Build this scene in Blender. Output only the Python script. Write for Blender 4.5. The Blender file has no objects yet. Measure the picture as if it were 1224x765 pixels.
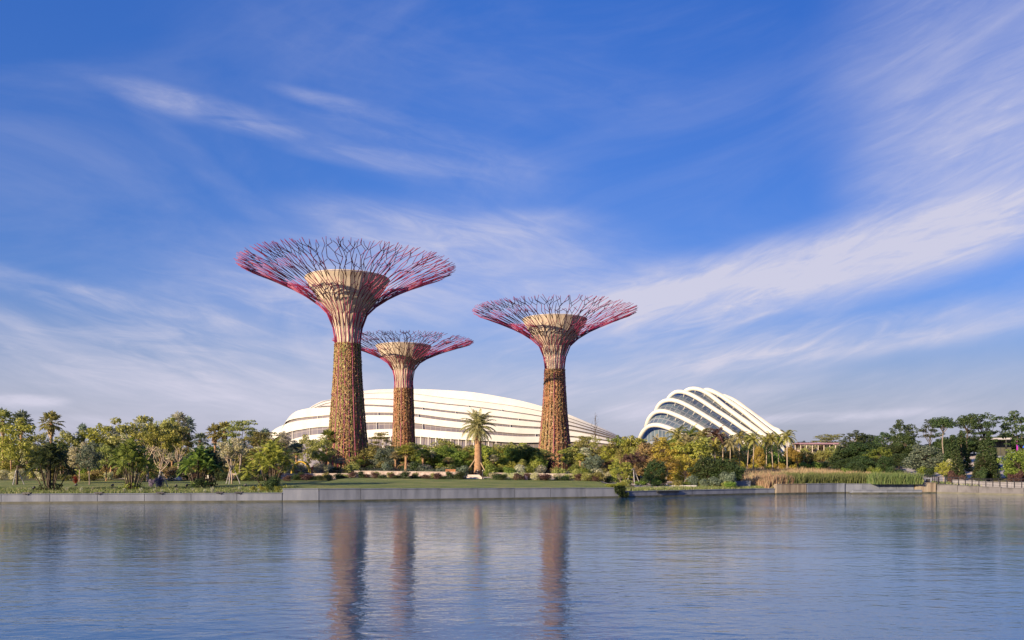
import bpy, math, random
import numpy as np
from mathutils import Vector, Matrix
R = math.radians
sc = bpy.context.scene
col = sc.collection

# ------------------------------------------------------------------ camera, sky, sun, exposure
F = 1000.0                       # focal length in picture widths of 1224
HOR = 556.0                      # row of the horizon
CAMZ = 4.0
cd = bpy.data.cameras.new('camera'); cam = bpy.data.objects.new('camera', cd); col.objects.link(cam)
cam.location = (0, 0, CAMZ); cam.rotation_euler = (R(90), 0, 0)
cd.sensor_fit = 'HORIZONTAL'; cd.sensor_width = 36; cd.lens = 36 * F / 1224
cd.shift_y = (HOR - 382.5) / 1224
cd.clip_start = 0.5; cd.clip_end = 20000
sc.camera = cam

SUN_AZ = 228.0                   # clockwise from +Y: low sun behind the left shoulder
SUN_EL = 17.0
sdir = Vector((math.sin(R(SUN_AZ)) * math.cos(R(SUN_EL)), math.cos(R(SUN_AZ)) * math.cos(R(SUN_EL)), math.sin(R(SUN_EL))))
sl = bpy.data.lights.new('sun', 'SUN'); sl.energy = 5.0; sl.angle = R(0.5); sl.color = (1.0, 0.76, 0.48)
so = bpy.data.objects.new('sun', sl); col.objects.link(so)
so.rotation_euler = (-sdir).to_track_quat('-Z', 'Y').to_euler()

sc.view_settings.view_transform = 'Standard'; sc.view_settings.look = 'None'
sc.view_settings.exposure = 1.08; sc.view_settings.gamma = 1.0

W = bpy.data.worlds.new("World"); sc.world = W; W.use_nodes = True
nt = W.node_tree; nt.nodes.clear()
def N(t, **kw):
    n = nt.nodes.new(t)
    for k, v in kw.items(): setattr(n, k, v)
    return n
def L(a, b): nt.links.new(a, b)
def M(op, a, b=None, c=None, clamp=False):
    n = N('ShaderNodeMath', operation=op); n.use_clamp = clamp
    for i, v in enumerate((a, b, c)):
        if v is None: continue
        if isinstance(v, (int, float)): n.inputs[i].default_value = v
        else: L(v, n.inputs[i])
    return n.outputs[0]
wout = N('ShaderNodeOutputWorld'); wbg = N('ShaderNodeBackground'); wbg.inputs[1].default_value = 0.10
L(wbg.outputs[0], wout.inputs[0])
sky = N('ShaderNodeTexSky'); sky.sky_type = 'NISHITA'; sky.sun_disc = False
sky.sun_elevation = R(SUN_EL); sky.sun_rotation = R(SUN_AZ); sky.altitude = 0
sky.air_density = 1.0; sky.dust_density = 0.6; sky.ozone_density = 2.0
tc = N('ShaderNodeTexCoord'); sx = N('ShaderNodeSeparateXYZ'); L(tc.outputs['Generated'], sx.inputs[0])
azn = M('ARCTAN2', sx.outputs[0], sx.outputs[1]); eln = M('ARCSINE', sx.outputs[2])
cv = N('ShaderNodeCombineXYZ'); L(azn, cv.inputs[0]); L(eln, cv.inputs[1])
def vec_noise(rot, scx, scy, scale, detail=6, rough=0.55, dist=0.0, seed=0.0):
    mp = N('ShaderNodeMapping', vector_type='TEXTURE'); L(cv.outputs[0], mp.inputs[0])
    mp.inputs['Rotation'].default_value = (0, 0, R(rot)); mp.inputs['Scale'].default_value = (1 / scx, 1 / scy, 1)
    mp.inputs['Location'].default_value = (seed, seed * 0.37, 0)
    n = N('ShaderNodeTexNoise'); n.inputs['Scale'].default_value = scale; n.inputs['Detail'].default_value = detail
    n.inputs['Roughness'].default_value = rough; n.inputs['Distortion'].default_value = dist
    L(mp.outputs[0], n.inputs['Vector']); return n.outputs['Fac']
def ramp(v, lo, hi):
    n = N('ShaderNodeMapRange', interpolation_type='SMOOTHSTEP'); L(v, n.inputs['Value'])
    n.inputs['From Min'].default_value = lo; n.inputs['From Max'].default_value = hi
    return n.outputs[0]
warp = vec_noise(0, 1, 1, 3.0, 3, 0.5, 0, 5.0)
def patch(px, py, hl, hw, rot):
    az = math.atan((px - 612) / F); el = math.atan((HOR - py) / F * math.cos(az))
    mp = N('ShaderNodeMapping', vector_type='TEXTURE'); L(cv.outputs[0], mp.inputs[0])
    mp.inputs['Location'].default_value = (az, el, 0); mp.inputs['Rotation'].default_value = (0, 0, R(rot))
    mp.inputs['Scale'].default_value = (hl / F, hw / F, 1)
    g = N('ShaderNodeTexGradient', gradient_type='SPHERICAL'); L(mp.outputs[0], g.inputs[0])
    return ramp(g.outputs['Fac'], 0.0, 0.75)
streak = {}
def streaks(rot):
    if rot not in streak:
        a = ramp(vec_noise(rot, 1.0, 3.8, 3.6, 9, 0.60, 1.2, rot * 0.11), 0.34, 0.78)
        b = ramp(vec_noise(rot + 4, 1.2, 6.0, 8.0, 9, 0.62, 1.4, 3 + rot * 0.07), 0.34, 0.80)
        streak[rot] = M('MULTIPLY_ADD', a, 0.65, M('MULTIPLY', b, 0.45))
    return streak[rot]
# (column, row, half length, half width, tilt, streak tilt, amount): the cirrus bands where they hang over the bay
patches = [
    (1010, 312, 330, 60, 9, 12, 1.0, .35), (1120, 285, 180, 36, 14, 12, 0.6, .3), (830, 350, 260, 60, 8, 12, 0.7, .3),
    (1165, 90, 200, 200, 35, 12, 0.50, .45), (1170, 200, 200, 130, 30, 12, 0.40, .5), (560, 90, 420, 70, -6, -14, 0.12, .2),
    (250, 132, 170, 20, -7, -8, 0.55, .1), (205, 118, 40, 16, 0, -8, 0.25, .1), (190, 120, 60, 22, -10, -14, 0.35, .1), (250, 205, 150, 20, -35, -14, 0.13, .3), (520, 185, 240, 50, -10, -14, 0.28, .2), (410, 126, 110, 12, -8, -8, 0.4, .1), (460, 192, 150, 16, -4, -8, 0.4, .2),
    (340, 400, 260, 120, -6, -14, 0.75, .25), (360, 350, 120, 50, -10, -14, 0.3, .2), (130, 420, 280, 60, -4, -14, 0.75, .1), (60, 345, 200, 22, -8, -14, 0.5, .1), (200, 370, 160, 14, -10, -14, 0.5, .1),
    (560, 320, 330, 90, -4, -14, 0.75, .35), (480, 275, 180, 36, -10, -14, 0.40, .3), (620, 270, 140, 24, 4, -14, 0.3, .3), (760, 420, 360, 110, 3, 12, 0.62, .2),
    (1050, 400, 360, 34, 6, 12, 0.65, .1), (940, 425, 280, 16, 5, 12, 0.5, .1), (1000, 480, 400, 50, 2, 12, 0.30, .15), (1190, 520, 240, 50, 4, 12, 0.4, .3),
    (22, 481, 60, 11, 0, -8, 1.4, .1), (50, 478, 36, 8, 0, 12, 1.0, .1), (95, 506, 90, 12, 0, -14, 0.9, .2), (200, 480, 420, 50, 0, -14, 0.45, .3), (600, 500, 700, 70, 0, 12, 0.35, .4), (250, 476, 60, 5, 3, -8, 0.6, .1), (960, 500, 200, 9, 2, 12, 0.8, .2), (780, 492, 90, 16, 0, 12, 0.5, .4),
]
cl = None
for (px, py, hl, hw, rot, sr, amt, soft) in patches:
    m = M('MULTIPLY', M('MULTIPLY', patch(px, py, hl, hw, rot), M('MULTIPLY_ADD', streaks(sr), 1.0 - soft * 0.7, soft)), amt * 0.85)
    cl = m if cl is None else M('ADD', cl, m)
veil = M('MULTIPLY', ramp(vec_noise(10, 1.0, 2.5, 2.2, 7, 0.6, 0.8, 9.0), 0.42, 0.85), 0.20)
cl = M('MINIMUM', M('ADD', cl, veil), 0.93)
hs = N('ShaderNodeHueSaturation'); hs.inputs['Saturation'].default_value = 1.18; hs.inputs['Value'].default_value = 1.0
L(sky.outputs[0], hs.inputs['Color'])
grad = N('ShaderNodeValToRGB'); L(M('MULTIPLY', eln, 1 / R(32), clamp=True), grad.inputs[0])
e = grad.color_ramp.elements
e[0].position = 0.0; e[0].color = (0.47, 0.415, 0.53, 1)
e[1].position = 1.0; e[1].color = (0.33, 0.55, 1.04, 1)
x = e.new(0.35); x.color = (0.37, 0.445, 0.75, 1)
x = e.new(0.10); x.color = (0.385, 0.375, 0.54, 1)
tint = N('ShaderNodeMix', data_type='RGBA', blend_type='MULTIPLY'); tint.inputs[0].default_value = 1.0
L(hs.outputs[0], tint.inputs[6]); L(grad.outputs[0], tint.inputs[7])
side = N('ShaderNodeMix', data_type='RGBA', blend_type='MULTIPLY'); L(ramp(azn, -0.15, 0.45), side.inputs[0]); 
hz = N('ShaderNodeMix', data_type='RGBA'); L(M('MULTIPLY', M('SUBTRACT', 1.0, ramp(eln, R(-1), R(11))), 0.85), hz.inputs[0]); L(tint.outputs[2], hz.inputs[6])
hz.inputs[7].default_value = (2.3, 2.33, 3.05, 1); L(hz.outputs[2], side.inputs[6])
side.inputs[7].default_value = (0.72, 0.76, 0.80, 1)
cmix = N('ShaderNodeMix', data_type='RGBA'); L(cl, cmix.inputs[0]); L(side.outputs[2], cmix.inputs[6])
cmix.inputs[7].default_value = (3.1, 3.05, 3.7, 1)
L(cmix.outputs[2], wbg.inputs[0])

# ------------------------------------------------------------------ helpers
rng = np.random.default_rng(7); random.seed(7)
def at(px, py, Y): return Vector(((px - 612) / F * Y, Y, CAMZ + (HOR - py) / F * Y))

def tag(o, label=None, cat=None, group=None, kind=None):
    if label: o['label'] = label
    if cat: o['category'] = cat
    if group: o['group'] = group
    if kind: o['kind'] = kind
    return o
def empty(name, loc=(0, 0, 0), rz=0.0, scale=(1, 1, 1)):
    o = bpy.data.objects.new(name, None); col.objects.link(o)
    o.empty_display_size = 0.3
    o.location = loc; o.rotation_euler = (0, 0, rz); o.scale = scale
    return o
def link(name, me, parent=None):
    o = bpy.data.objects.new(name, me); col.objects.link(o)
    if parent: o.parent = parent
    return o

class MB:
    """collects faces; build() links them as ONE mesh object"""
    def __init__(s): s.v = []; s.f = []; s.m = []; s.qs = []
    def face(s, pts, m=0):
        b = len(s.v); s.v += [tuple(p) for p in pts]; s.f.append(tuple(range(b, b + len(pts)))); s.m.append(m)
    def box(s, c, d, rz=0.0, m=0):
        cx, cy, cz = c; hx, hy, hz = d[0] / 2, d[1] / 2, d[2] / 2; ca, sa = math.cos(rz), math.sin(rz)
        b = len(s.v)
        for sz in (-1, 1):
            for (ax, ay) in ((-1, -1), (1, -1), (1, 1), (-1, 1)):
                x, y = ax * hx, ay * hy
                s.v.append((cx + x * ca - y * sa, cy + x * sa + y * ca, cz + sz * hz))
        for q in ((0, 3, 2, 1), (4, 5, 6, 7), (0, 1, 5, 4), (1, 2, 6, 5), (2, 3, 7, 6), (3, 0, 4, 7)):
            s.f.append(tuple(b + i for i in q)); s.m.append(m)
    def tube(s, pts, rads, n=6, m=0, cap=True):
        pts = [Vector(p) for p in pts]
        if isinstance(rads, (int, float)): rads = [rads] * len(pts)
        b = len(s.v); up = None
        for i, p in enumerate(pts):
            d = (pts[min(i + 1, len(pts) - 1)] - pts[max(i - 1, 0)])
            if d.length < 1e-9: d = Vector((0, 0, 1))
            d.normalize()
            if up is None: up = Vector((1, 0, 0)) if abs(d.x) < 0.8 else Vector((0, 1, 0))
            a = (up - d * up.dot(d)).normalized(); c = d.cross(a); up = a
            for k in range(n):
                t = 2 * math.pi * k / n
                s.v.append(tuple(p + a * (math.cos(t) * rads[i]) + c * (math.sin(t) * rads[i])))
        for i in range(len(pts) - 1):
            for k in range(n):
                s.f.append((b + i * n + k, b + i * n + (k + 1) % n, b + (i + 1) * n + (k + 1) % n, b + (i + 1) * n + k)); s.m.append(m)
        if cap:
            s.f.append(tuple(b + k for k in reversed(range(n)))); s.m.append(m)
            e = b + (len(pts) - 1) * n
            s.f.append(tuple(e + k for k in range(n))); s.m.append(m)
    def grid(s, P, m=0, close=False):
        """P[i][j] points"""
        b = len(s.v); ni, nj = len(P), len(P[0])
        for r_ in P: s.v += [tuple(p) for p in r_]
        for i in range(ni - 1):
            for j in range(nj if close else nj - 1):
                j2 = (j + 1) % nj
                s.f.append((b + i * nj + j, b + i * nj + j2, b + (i + 1) * nj + j2, b + (i + 1) * nj + j)); s.m.append(m)
    def cards(s, C, U, V, m=0):
        """rhombus leaves: centre C, half axes U and V (N,3)"""
        s.qs.append((np.stack([C - U, C - V * 0.9, C + U, C + V * 0.9], 1).astype(np.float32), m))
    def quads(s, Q, m=0): s.qs.append((np.asarray(Q, np.float32), m))
    def mesh(s, name, mats, smooth=False):
        me = bpy.data.meshes.new(name)
        nv0 = len(s.v); v0 = np.array(s.v, np.float32).reshape(-1, 3)
        lt = [len(f) for f in s.f]; li = [i for f in s.f for i in f]; mi = list(s.m)
        vs = [v0]; off = nv0; LI = [np.array(li, np.int32)]; LT = [np.array(lt, np.int32)]; MI = [np.array(mi, np.int32)]
        for Q, m in s.qs:
            n = len(Q); vs.append(Q.reshape(-1, 3)); LI.append(np.arange(off, off + 4 * n, dtype=np.int32)); off += 4 * n
            LT.append(np.full(n, 4, np.int32)); MI.append(np.full(n, m, np.int32))
        v = np.concatenate(vs); li = np.concatenate(LI); lt = np.concatenate(LT); mi = np.concatenate(MI)
        me.vertices.add(len(v)); me.vertices.foreach_set('co', v.ravel())
        me.loops.add(len(li)); me.loops.foreach_set('vertex_index', li)
        me.polygons.add(len(lt)); ls = np.concatenate([[0], np.cumsum(lt)[:-1]]).astype(np.int32)
        me.polygons.foreach_set('loop_start', ls); me.polygons.foreach_set('loop_total', lt)
        for mt in (mats if isinstance(mats, (list, tuple)) else [mats]): me.materials.append(mt)
        me.polygons.foreach_set('material_index', mi)
        me.polygons.foreach_set('use_smooth', np.full(len(lt), bool(smooth)))
        me.update(calc_edges=True); me.validate()
        return me
    def build(s, name, mats, parent=None, smooth=False):
        return link(name, s.mesh(name, mats, smooth), parent)

# ------------------------------------------------------------------ materials
def newmat(name):
    m = bpy.data.materials.new(name); m.use_nodes = True
    return m, m.node_tree, m.node_tree.nodes['Principled BSDF']
def nn(t, typ, **kw):
    n = t.nodes.new(typ)
    for k, v in kw.items(): setattr(n, k, v)
    return n
def setramp(rp, stops, interp='LINEAR'):
    e = rp.color_ramp; e.interpolation = interp
    while len(e.elements) > 1: e.elements.remove(e.elements[-1])
    e.elements[0].position = stops[0][0]; e.elements[0].color = (*stops[0][1], 1)
    for p, c in stops[1:]:
        x = e.elements.new(p); x.color = (*c, 1)
def noisemat(name, stops, scale=1.0, rough=0.8, detail=6, stretch=(1, 1, 1), bump=0.0, bscale=None, metal=0.0, spec=0.5, coord='Object'):
    m, t, p = newmat(name)
    tcn = nn(t, 'ShaderNodeTexCoord'); mp = nn(t, 'ShaderNodeMapping'); mp.inputs['Scale'].default_value = stretch
    t.links.new(tcn.outputs[coord], mp.inputs[0])
    n = nn(t, 'ShaderNodeTexNoise'); n.inputs['Scale'].default_value = scale; n.inputs['Detail'].default_value = detail
    t.links.new(mp.outputs[0], n.inputs['Vector'])
    rp = nn(t, 'ShaderNodeValToRGB'); setramp(rp, stops); t.links.new(n.outputs['Fac'], rp.inputs[0])
    t.links.new(rp.outputs[0], p.inputs['Base Color'])
    p.inputs['Roughness'].default_value = rough; p.inputs['Metallic'].default_value = metal
    p.inputs['Specular IOR Level'].default_value = spec
    if bump:
        n2 = nn(t, 'ShaderNodeTexNoise'); n2.inputs['Scale'].default_value = bscale or scale * 4; n2.inputs['Detail'].default_value = 5
        t.links.new(mp.outputs[0], n2.inputs['Vector'])
        b = nn(t, 'ShaderNodeBump'); b.inputs['Strength'].default_value = bump; b.inputs['Distance'].default_value = 0.1
        t.links.new(n2.outputs['Fac'], b.inputs['Height']); t.links.new(b.outputs[0], p.inputs['Normal'])
    return m
def leafmat(name, cols, trans=0.38, rough=0.55, hue=0.03):
    """each leaf takes its own tone (random per island); each plant leans a little in hue"""
    m, t, p = newmat(name)
    g = nn(t, 'ShaderNodeNewGeometry'); rp = nn(t, 'ShaderNodeValToRGB')
    setramp(rp, [((i + 0.0) / max(1, len(cols) - 1), c) for i, c in enumerate(cols)])
    t.links.new(g.outputs['Random Per Island'], rp.inputs[0])
    oi = nn(t, 'ShaderNodeObjectInfo'); h = nn(t, 'ShaderNodeHueSaturation')
    mr = nn(t, 'ShaderNodeMapRange'); mr.inputs['To Min'].default_value = 0.5 - hue; mr.inputs['To Max'].default_value = 0.5 + hue
    t.links.new(oi.outputs['Random'], mr.inputs['Value']); t.links.new(mr.outputs[0], h.inputs['Hue'])
    mv = nn(t, 'ShaderNodeMapRange'); mv.inputs['To Min'].default_value = 0.8; mv.inputs['To Max'].default_value = 1.25
    t.links.new(oi.outputs['Random'], mv.inputs['Value']); t.links.new(mv.outputs[0], h.inputs['Value'])
    t.links.new(rp.outputs[0], h.inputs['Color']); t.links.new(h.outputs[0], p.inputs['Base Color'])
    p.inputs['Roughness'].default_value = rough; p.inputs['Specular IOR Level'].default_value = 0.3
    tr = nn(t, 'ShaderNodeBsdfTranslucent'); t.links.new(h.outputs[0], tr.inputs[0])
    mx = nn(t, 'ShaderNodeMixShader'); mx.inputs[0].default_value = trans
    out = t.nodes['Material Output']
    t.links.new(p.outputs[0], mx.inputs[1]); t.links.new(tr.outputs[0], mx.inputs[2]); t.links.new(mx.outputs[0], out.inputs[0])
    return m
LEAF = {
    'green': leafmat('leaf_green', [(0.087, 0.143, 0.029), (0.155, 0.221, 0.043), (0.260, 0.315, 0.063)]),
    'yellow': leafmat('leaf_yellow_green', [(0.155, 0.188, 0.035), (0.282, 0.309, 0.057), (0.436, 0.430, 0.092)]),
    'olive': leafmat('leaf_olive', [(0.135, 0.160, 0.043), (0.270, 0.283, 0.085), (0.439, 0.425, 0.143)]),
    'silver': leafmat('leaf_silver', [(0.198, 0.231, 0.157), (0.360, 0.371, 0.270), (0.600, 0.566, 0.427)]),
    'blue': leafmat('leaf_blue_green', [(0.081, 0.122, 0.090), (0.145, 0.199, 0.143), (0.243, 0.289, 0.207)]),
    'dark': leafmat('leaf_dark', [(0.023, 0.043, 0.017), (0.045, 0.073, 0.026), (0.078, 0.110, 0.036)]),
    'grove': leafmat('leaf_grove', [(0.025, 0.048, 0.020), (0.051, 0.083, 0.031), (0.092, 0.125, 0.044)]),  # shade over the right-hand grove is built into this darker green
    'rust': leafmat('leaf_rust', [(0.184, 0.127, 0.063), (0.310, 0.207, 0.103), (0.368, 0.310, 0.138)]),
    'amber': leafmat('leaf_amber', [(0.213, 0.185, 0.034), (0.347, 0.297, 0.050), (0.493, 0.403, 0.090)]),
    'lime': leafmat('leaf_lime', [(0.140, 0.220, 0.028), (0.233, 0.352, 0.047), (0.326, 0.462, 0.084)]),
    'bronze': leafmat('leaf_bronze', [(0.070, 0.034, 0.034), (0.112, 0.060, 0.056), (0.154, 0.106, 0.078)]),
    'red': leafmat('leaf_red', [(0.286, 0.036, 0.023), (0.429, 0.063, 0.038), (0.477, 0.144, 0.077)], hue=0.0),
    'mauve': leafmat('flower_mauve', [(0.085, 0.104, 0.041), (0.288, 0.224, 0.374), (0.407, 0.336, 0.510)], hue=0.0),
    'pale': leafmat('leaf_pale', [(0.285, 0.306, 0.135), (0.570, 0.560, 0.300), (0.600, 0.600, 0.497)]),
    'date': leafmat('leaf_date_palm', [(0.16, 0.155, 0.07), (0.27, 0.25, 0.12), (0.40, 0.36, 0.20)]),
    'dead': leafmat('leaf_dead', [(0.148, 0.100, 0.051), (0.276, 0.200, 0.111), (0.360, 0.280, 0.170)], 0.1),
}
BARK = {
    'grey': noisemat('bark_grey', [(0.3, (0.12, 0.10, 0.09)), (0.7, (0.26, 0.22, 0.19))], 6, 0.9, stretch=(1, 1, 0.25), bump=0.5),
    'dark': noisemat('bark_dark', [(0.3, (0.04, 0.03, 0.025)), (0.7, (0.10, 0.08, 0.06))], 6, 0.9, stretch=(1, 1, 0.25), bump=0.5),
    'pale': noisemat('bark_pale', [(0.3, (0.24, 0.19, 0.15)), (0.7, (0.40, 0.33, 0.26))], 4, 0.85, stretch=(1, 1, 0.4), bump=0.3),
    'palm': noisemat('bark_palm', [(0.3, (0.18, 0.10, 0.06)), (0.7, (0.42, 0.26, 0.15))], 5, 0.9, stretch=(0.6, 0.6, 3), bump=0.7),
}
M_conc = noisemat('concrete_weathered_shade_tint', [(0.30, (0.085, 0.10, 0.135)), (0.48, (0.125, 0.145, 0.195)), (0.7, (0.165, 0.185, 0.235))], 0.9, 0.8, stretch=(1, 1, 0.22), bump=0.15, bscale=6)  # weathered streaks; the bank wall's cool shade is put into the darker blue base
M_concdark = noisemat('concrete_wet', [(0.3, (0.03, 0.035, 0.025)), (0.7, (0.085, 0.085, 0.065))], 1.2, 0.5)
M_stain = noisemat('concrete_rust_stained', [(0.25, (0.10, 0.08, 0.065)), (0.5, (0.22, 0.18, 0.14)), (0.75, (0.30, 0.27, 0.22))], 1.3, 0.85, stretch=(1.6, 1.6, 0.12))
M_promwall = noisemat('concrete_mottled', [(0.25, (0.05, 0.05, 0.055)), (0.5, (0.10, 0.10, 0.115)), (0.75, (0.15, 0.15, 0.165))], 1.1, 0.85, stretch=(1, 1, 0.5))
M_kerb = noisemat('kerb_stone_grey', [(0.3, (0.13, 0.13, 0.15)), (0.7, (0.20, 0.20, 0.225))], 1.2, 0.85)
M_path = noisemat('paving_pale', [(0.3, (0.42, 0.36, 0.32)), (0.7, (0.55, 0.48, 0.43))], 1.5, 0.85)
M_promen = noisemat('paving_grey', [(0.3, (0.26, 0.26, 0.29)), (0.7, (0.36, 0.36, 0.39))], 1.2, 0.8)
M_stone = noisemat('stone_pinkish', [(0.25, (0.24, 0.19, 0.17)), (0.5, (0.40, 0.33, 0.30)), (0.75, (0.54, 0.46, 0.42))], 2.2, 0.9, bump=0.5)
M_dark = noisemat('metal_dark', [(0.3, (0.025, 0.027, 0.032)), (0.7, (0.05, 0.05, 0.06))], 4, 0.45, metal=0.6)
M_rail = noisemat('rail_dark', [(0.3, (0.012, 0.013, 0.02)), (0.7, (0.025, 0.025, 0.035))], 4, 0.6, spec=0.1)
M_white = noisemat('white_coating', [(0.3, (0.46, 0.455, 0.42)), (0.7, (0.53, 0.525, 0.49))], 0.25, 0.45, bump=0.02)
M_crimson = noisemat('steel_crimson', [(0.3, (0.15, 0.012, 0.055)), (0.7, (0.27, 0.022, 0.09))], 1.5, 0.45)
M_core = noisemat('concrete_core', [(0.25, (0.33, 0.27, 0.21)), (0.5, (0.45, 0.38, 0.31)), (0.75, (0.56, 0.48, 0.40))], 0.9, 0.85, stretch=(1, 1, 0.3), bump=0.2)
M_wood = noisemat('timber', [(0.3, (0.24, 0.17, 0.10)), (0.7, (0.42, 0.32, 0.21))], 5, 0.8, stretch=(1, 1, 0.3))
M_orange = noisemat('timber_orange', [(0.3, (0.36, 0.14, 0.06)), (0.7, (0.52, 0.24, 0.12))], 3, 0.7)
M_yellow = noisemat('paint_yellow', [(0.3, (0.55, 0.34, 0.03)), (0.7, (0.70, 0.47, 0.06))], 3, 0.5)
M_lawn = noisemat('lawn_turf', [(0.32, (0.06, 0.105, 0.02)), (0.5, (0.12, 0.165, 0.035)), (0.66, (0.22, 0.22, 0.07))], 0.28, 0.95, stretch=(1, 2.5, 1), bump=0.6, bscale=14)
M_ground = noisemat('ground_soil_grass', [(0.3, (0.05, 0.055, 0.02)), (0.5, (0.09, 0.10, 0.035)), (0.7, (0.16, 0.12, 0.07))], 0.25, 0.95, bump=0.6, bscale=5)
M_meadow = noisemat('meadow_ground', [(0.3, (0.20, 0.14, 0.09)), (0.7, (0.28, 0.22, 0.12))], 0.3, 0.95)
M_purple = noisemat('roof_mauve', [(0.3, (0.20, 0.12, 0.17)), (0.7, (0.30, 0.19, 0.25))], 1, 0.6)

def glassmat(name, base, nu, nv, lines=(0.30, 0.31, 0.33), lw=0.03):
    m, t, p = newmat(name)
    uv = nn(t, 'ShaderNodeUVMap'); uv.uv_map = 'UVMap'
    mp = nn(t, 'ShaderNodeMapping'); mp.inputs['Scale'].default_value = (nu, nv, 1); t.links.new(uv.outputs[0], mp.inputs[0])
    br = nn(t, 'ShaderNodeTexBrick'); br.offset = 0.0; br.inputs['Scale'].default_value = 1.0
    br.inputs['Brick Width'].default_value = 1.0; br.inputs['Row Height'].default_value = 1.0; br.inputs['Mortar Size'].default_value = lw
    br.inputs['Color1'].default_value = (*base[0], 1); br.inputs['Color2'].default_value = (*base[1], 1); br.inputs['Mortar'].default_value = (*lines, 1)
    t.links.new(mp.outputs[0], br.inputs['Vector'])
    tcn = nn(t, 'ShaderNodeTexCoord'); n = nn(t, 'ShaderNodeTexNoise'); n.inputs['Scale'].default_value = 0.22; n.inputs['Detail'].default_value = 4
    t.links.new(tcn.outputs['Object'], n.inputs['Vector'])
    mx = nn(t, 'ShaderNodeMix', data_type='RGBA', blend_type='MIX'); t.links.new(n.outputs['Fac'], mx.inputs[0])
    mx.inputs[7].default_value = (*base[2], 1); t.links.new(br.outputs['Color'], mx.inputs[6])
    t.links.new(mx.outputs[2], p.inputs['Base Color'])
    p.inputs['Roughness'].default_value = 0.12; p.inputs['IOR'].default_value = 1.5
    return m
M_glass_f = glassmat('glass_flower_hall', [(0.09, 0.09, 0.13), (0.15, 0.15, 0.18), (0.19, 0.16, 0.14)], 70, 18, (0.3, 0.28, 0.26), 0.05)
M_glass_c = glassmat('glass_cloud_hall', [(0.02, 0.035, 0.09), (0.11, 0.17, 0.20), (0.10, 0.13, 0.17)], 34, 22, (0.26, 0.27, 0.30), 0.09)

# ------------------------------------------------------------------ terrain
BX = [-3000, -400, -120, -53, -21, 13, 33, 46, 60.4, 68, 76, 130, 3000]
BY = [-200, 30, 72, 87, 91, 102.6, 114, 119, 119.4, 111, 103, 62, 20]
ZX = [-3000, -25.2, -24.6, 13, 14, 35.5, 36.5, 60, 68, 80, 3000]
ZZ = [0.95, 0.95, 1.36, 1.12, 0.72, 0.72, 1.32, 1.32, 0.72, 0.7, 0.7]
def yb(x): return float(np.interp(x, BX, BY))
def zb(x): return float(np.interp(x, ZX, ZZ))
def sm(t): t = min(1, max(0, t)); return t * t * (3 - 2 * t)
def gz(x, y):
    d = max(0.0, y - yb(x))
    return zb(x) + 0.021 * min(d, 100) + sm((x - 58) / 22) * min(3.8, max(0, (d - 16) * 0.05))
def gat(px, Y, dz=0.0):
    x = (px - 612) / F * Y
    return Vector((x, Y, gz(x, Y) + dz))

xs = sorted(set(list(np.linspace(-160, 160, 161)) + [-25.2, -24.6, 13, 14, 35.5, 36.5, 60.4, 68, 76] + [-5000, -3000, -1500, -700, -400, -250, 250, 400, 700, 1500, 3000, 5000]))
ds = [0, 1, 2.5, 5, 8, 12, 16, 20, 26, 32, 40, 50, 62, 75, 88, 100, 120, 150, 200, 300, 500, 1000, 2500, 6000, 9000]
g = MB(); P = []
P.append([(x, yb(x), -1.5) for x in xs])
for d in ds: P.append([(x, yb(x) + d, gz(x, yb(x) + d) - (0.01 if d < 1 else 0)) for x in xs])
g.grid(P); tag(g.build('ground', M_ground), kind='structure')

def strip(name, pts, mat, dz=0.05, nseg=8, **kw):
    """ribbon on the terrain; pts = [((x0,y0),(x1,y1)), ...] pairs across"""
    b = MB(); P = []
    for i in range(len(pts) - 1):
        for s in range(nseg + (1 if i == len(pts) - 2 else 0)):
            t = s / nseg; A = np.array(pts[i]) * (1 - t) + np.array(pts[i + 1]) * t
            P.append([(A[0][0] + (A[1][0] - A[0][0]) * u, A[0][1] + (A[1][1] - A[0][1]) * u, 0) for u in np.linspace(0, 1, 9)])
    P = [[(x, y, gz(x, y) + dz) for (x, y, _) in r_] for r_ in P]
    b.grid(P); o = b.build(name, mat); tag(o, kind='structure', **kw); return o
strip('lawn', [((x, yb(x) + 0.35), (x, yb(x) + (38 if x < 10 else 24))) for x in (-160, -100, -60, -26, -24.3, -10, 0, 12.5)], M_lawn, 0.05)
strip('meadow', [((x, yb(x) + 1.5), (x, yb(x) + 120)) for x in (36.8, 45, 52, 58, 63)], M_meadow, 0.05)
strip('garden_path', [((-60, 127), (-60, 130)), ((-30, 128), (-30, 131.5)), ((0, 131), (0, 134)), ((12, 124), (14, 129)), ((19, 118), (21, 124))], M_path, 0.10)
strip('forecourt_path', [((16.5, 113), (21, 111)), ((18, 122), (24, 118)), ((24, 138), (30, 134))], M_path, 0.14)

# water
w = MB(); w.face([(-3000, -600, 0), (3000, -600, 0), (3000, 130, 0), (-3000, 130, 0)])
m, t, p = newmat('lake_water')
p.inputs['Base Color'].default_value = (0.03, 0.09, 0.175, 1); p.inputs['Roughness'].default_value = 0.03; p.inputs['IOR'].default_value = 2.0
p.inputs['Specular Tint'].default_value = (1, 1, 1, 1)
tcn = nn(t, 'ShaderNodeTexCoord')
def wn(scale, st, rot, detail, dist=0.0):
    mp = nn(t, 'ShaderNodeMapping'); mp.inputs['Scale'].default_value = st; mp.inputs['Rotation'].default_value = (0, 0, R(rot))
    t.links.new(tcn.outputs['Object'], mp.inputs[0])
    n = nn(t, 'ShaderNodeTexNoise'); n.inputs['Scale'].default_value = scale; n.inputs['Detail'].default_value = detail; n.inputs['Distortion'].default_value = dist
    t.links.new(mp.outputs[0], n.inputs['Vector']); return n.outputs['Fac']
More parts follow.
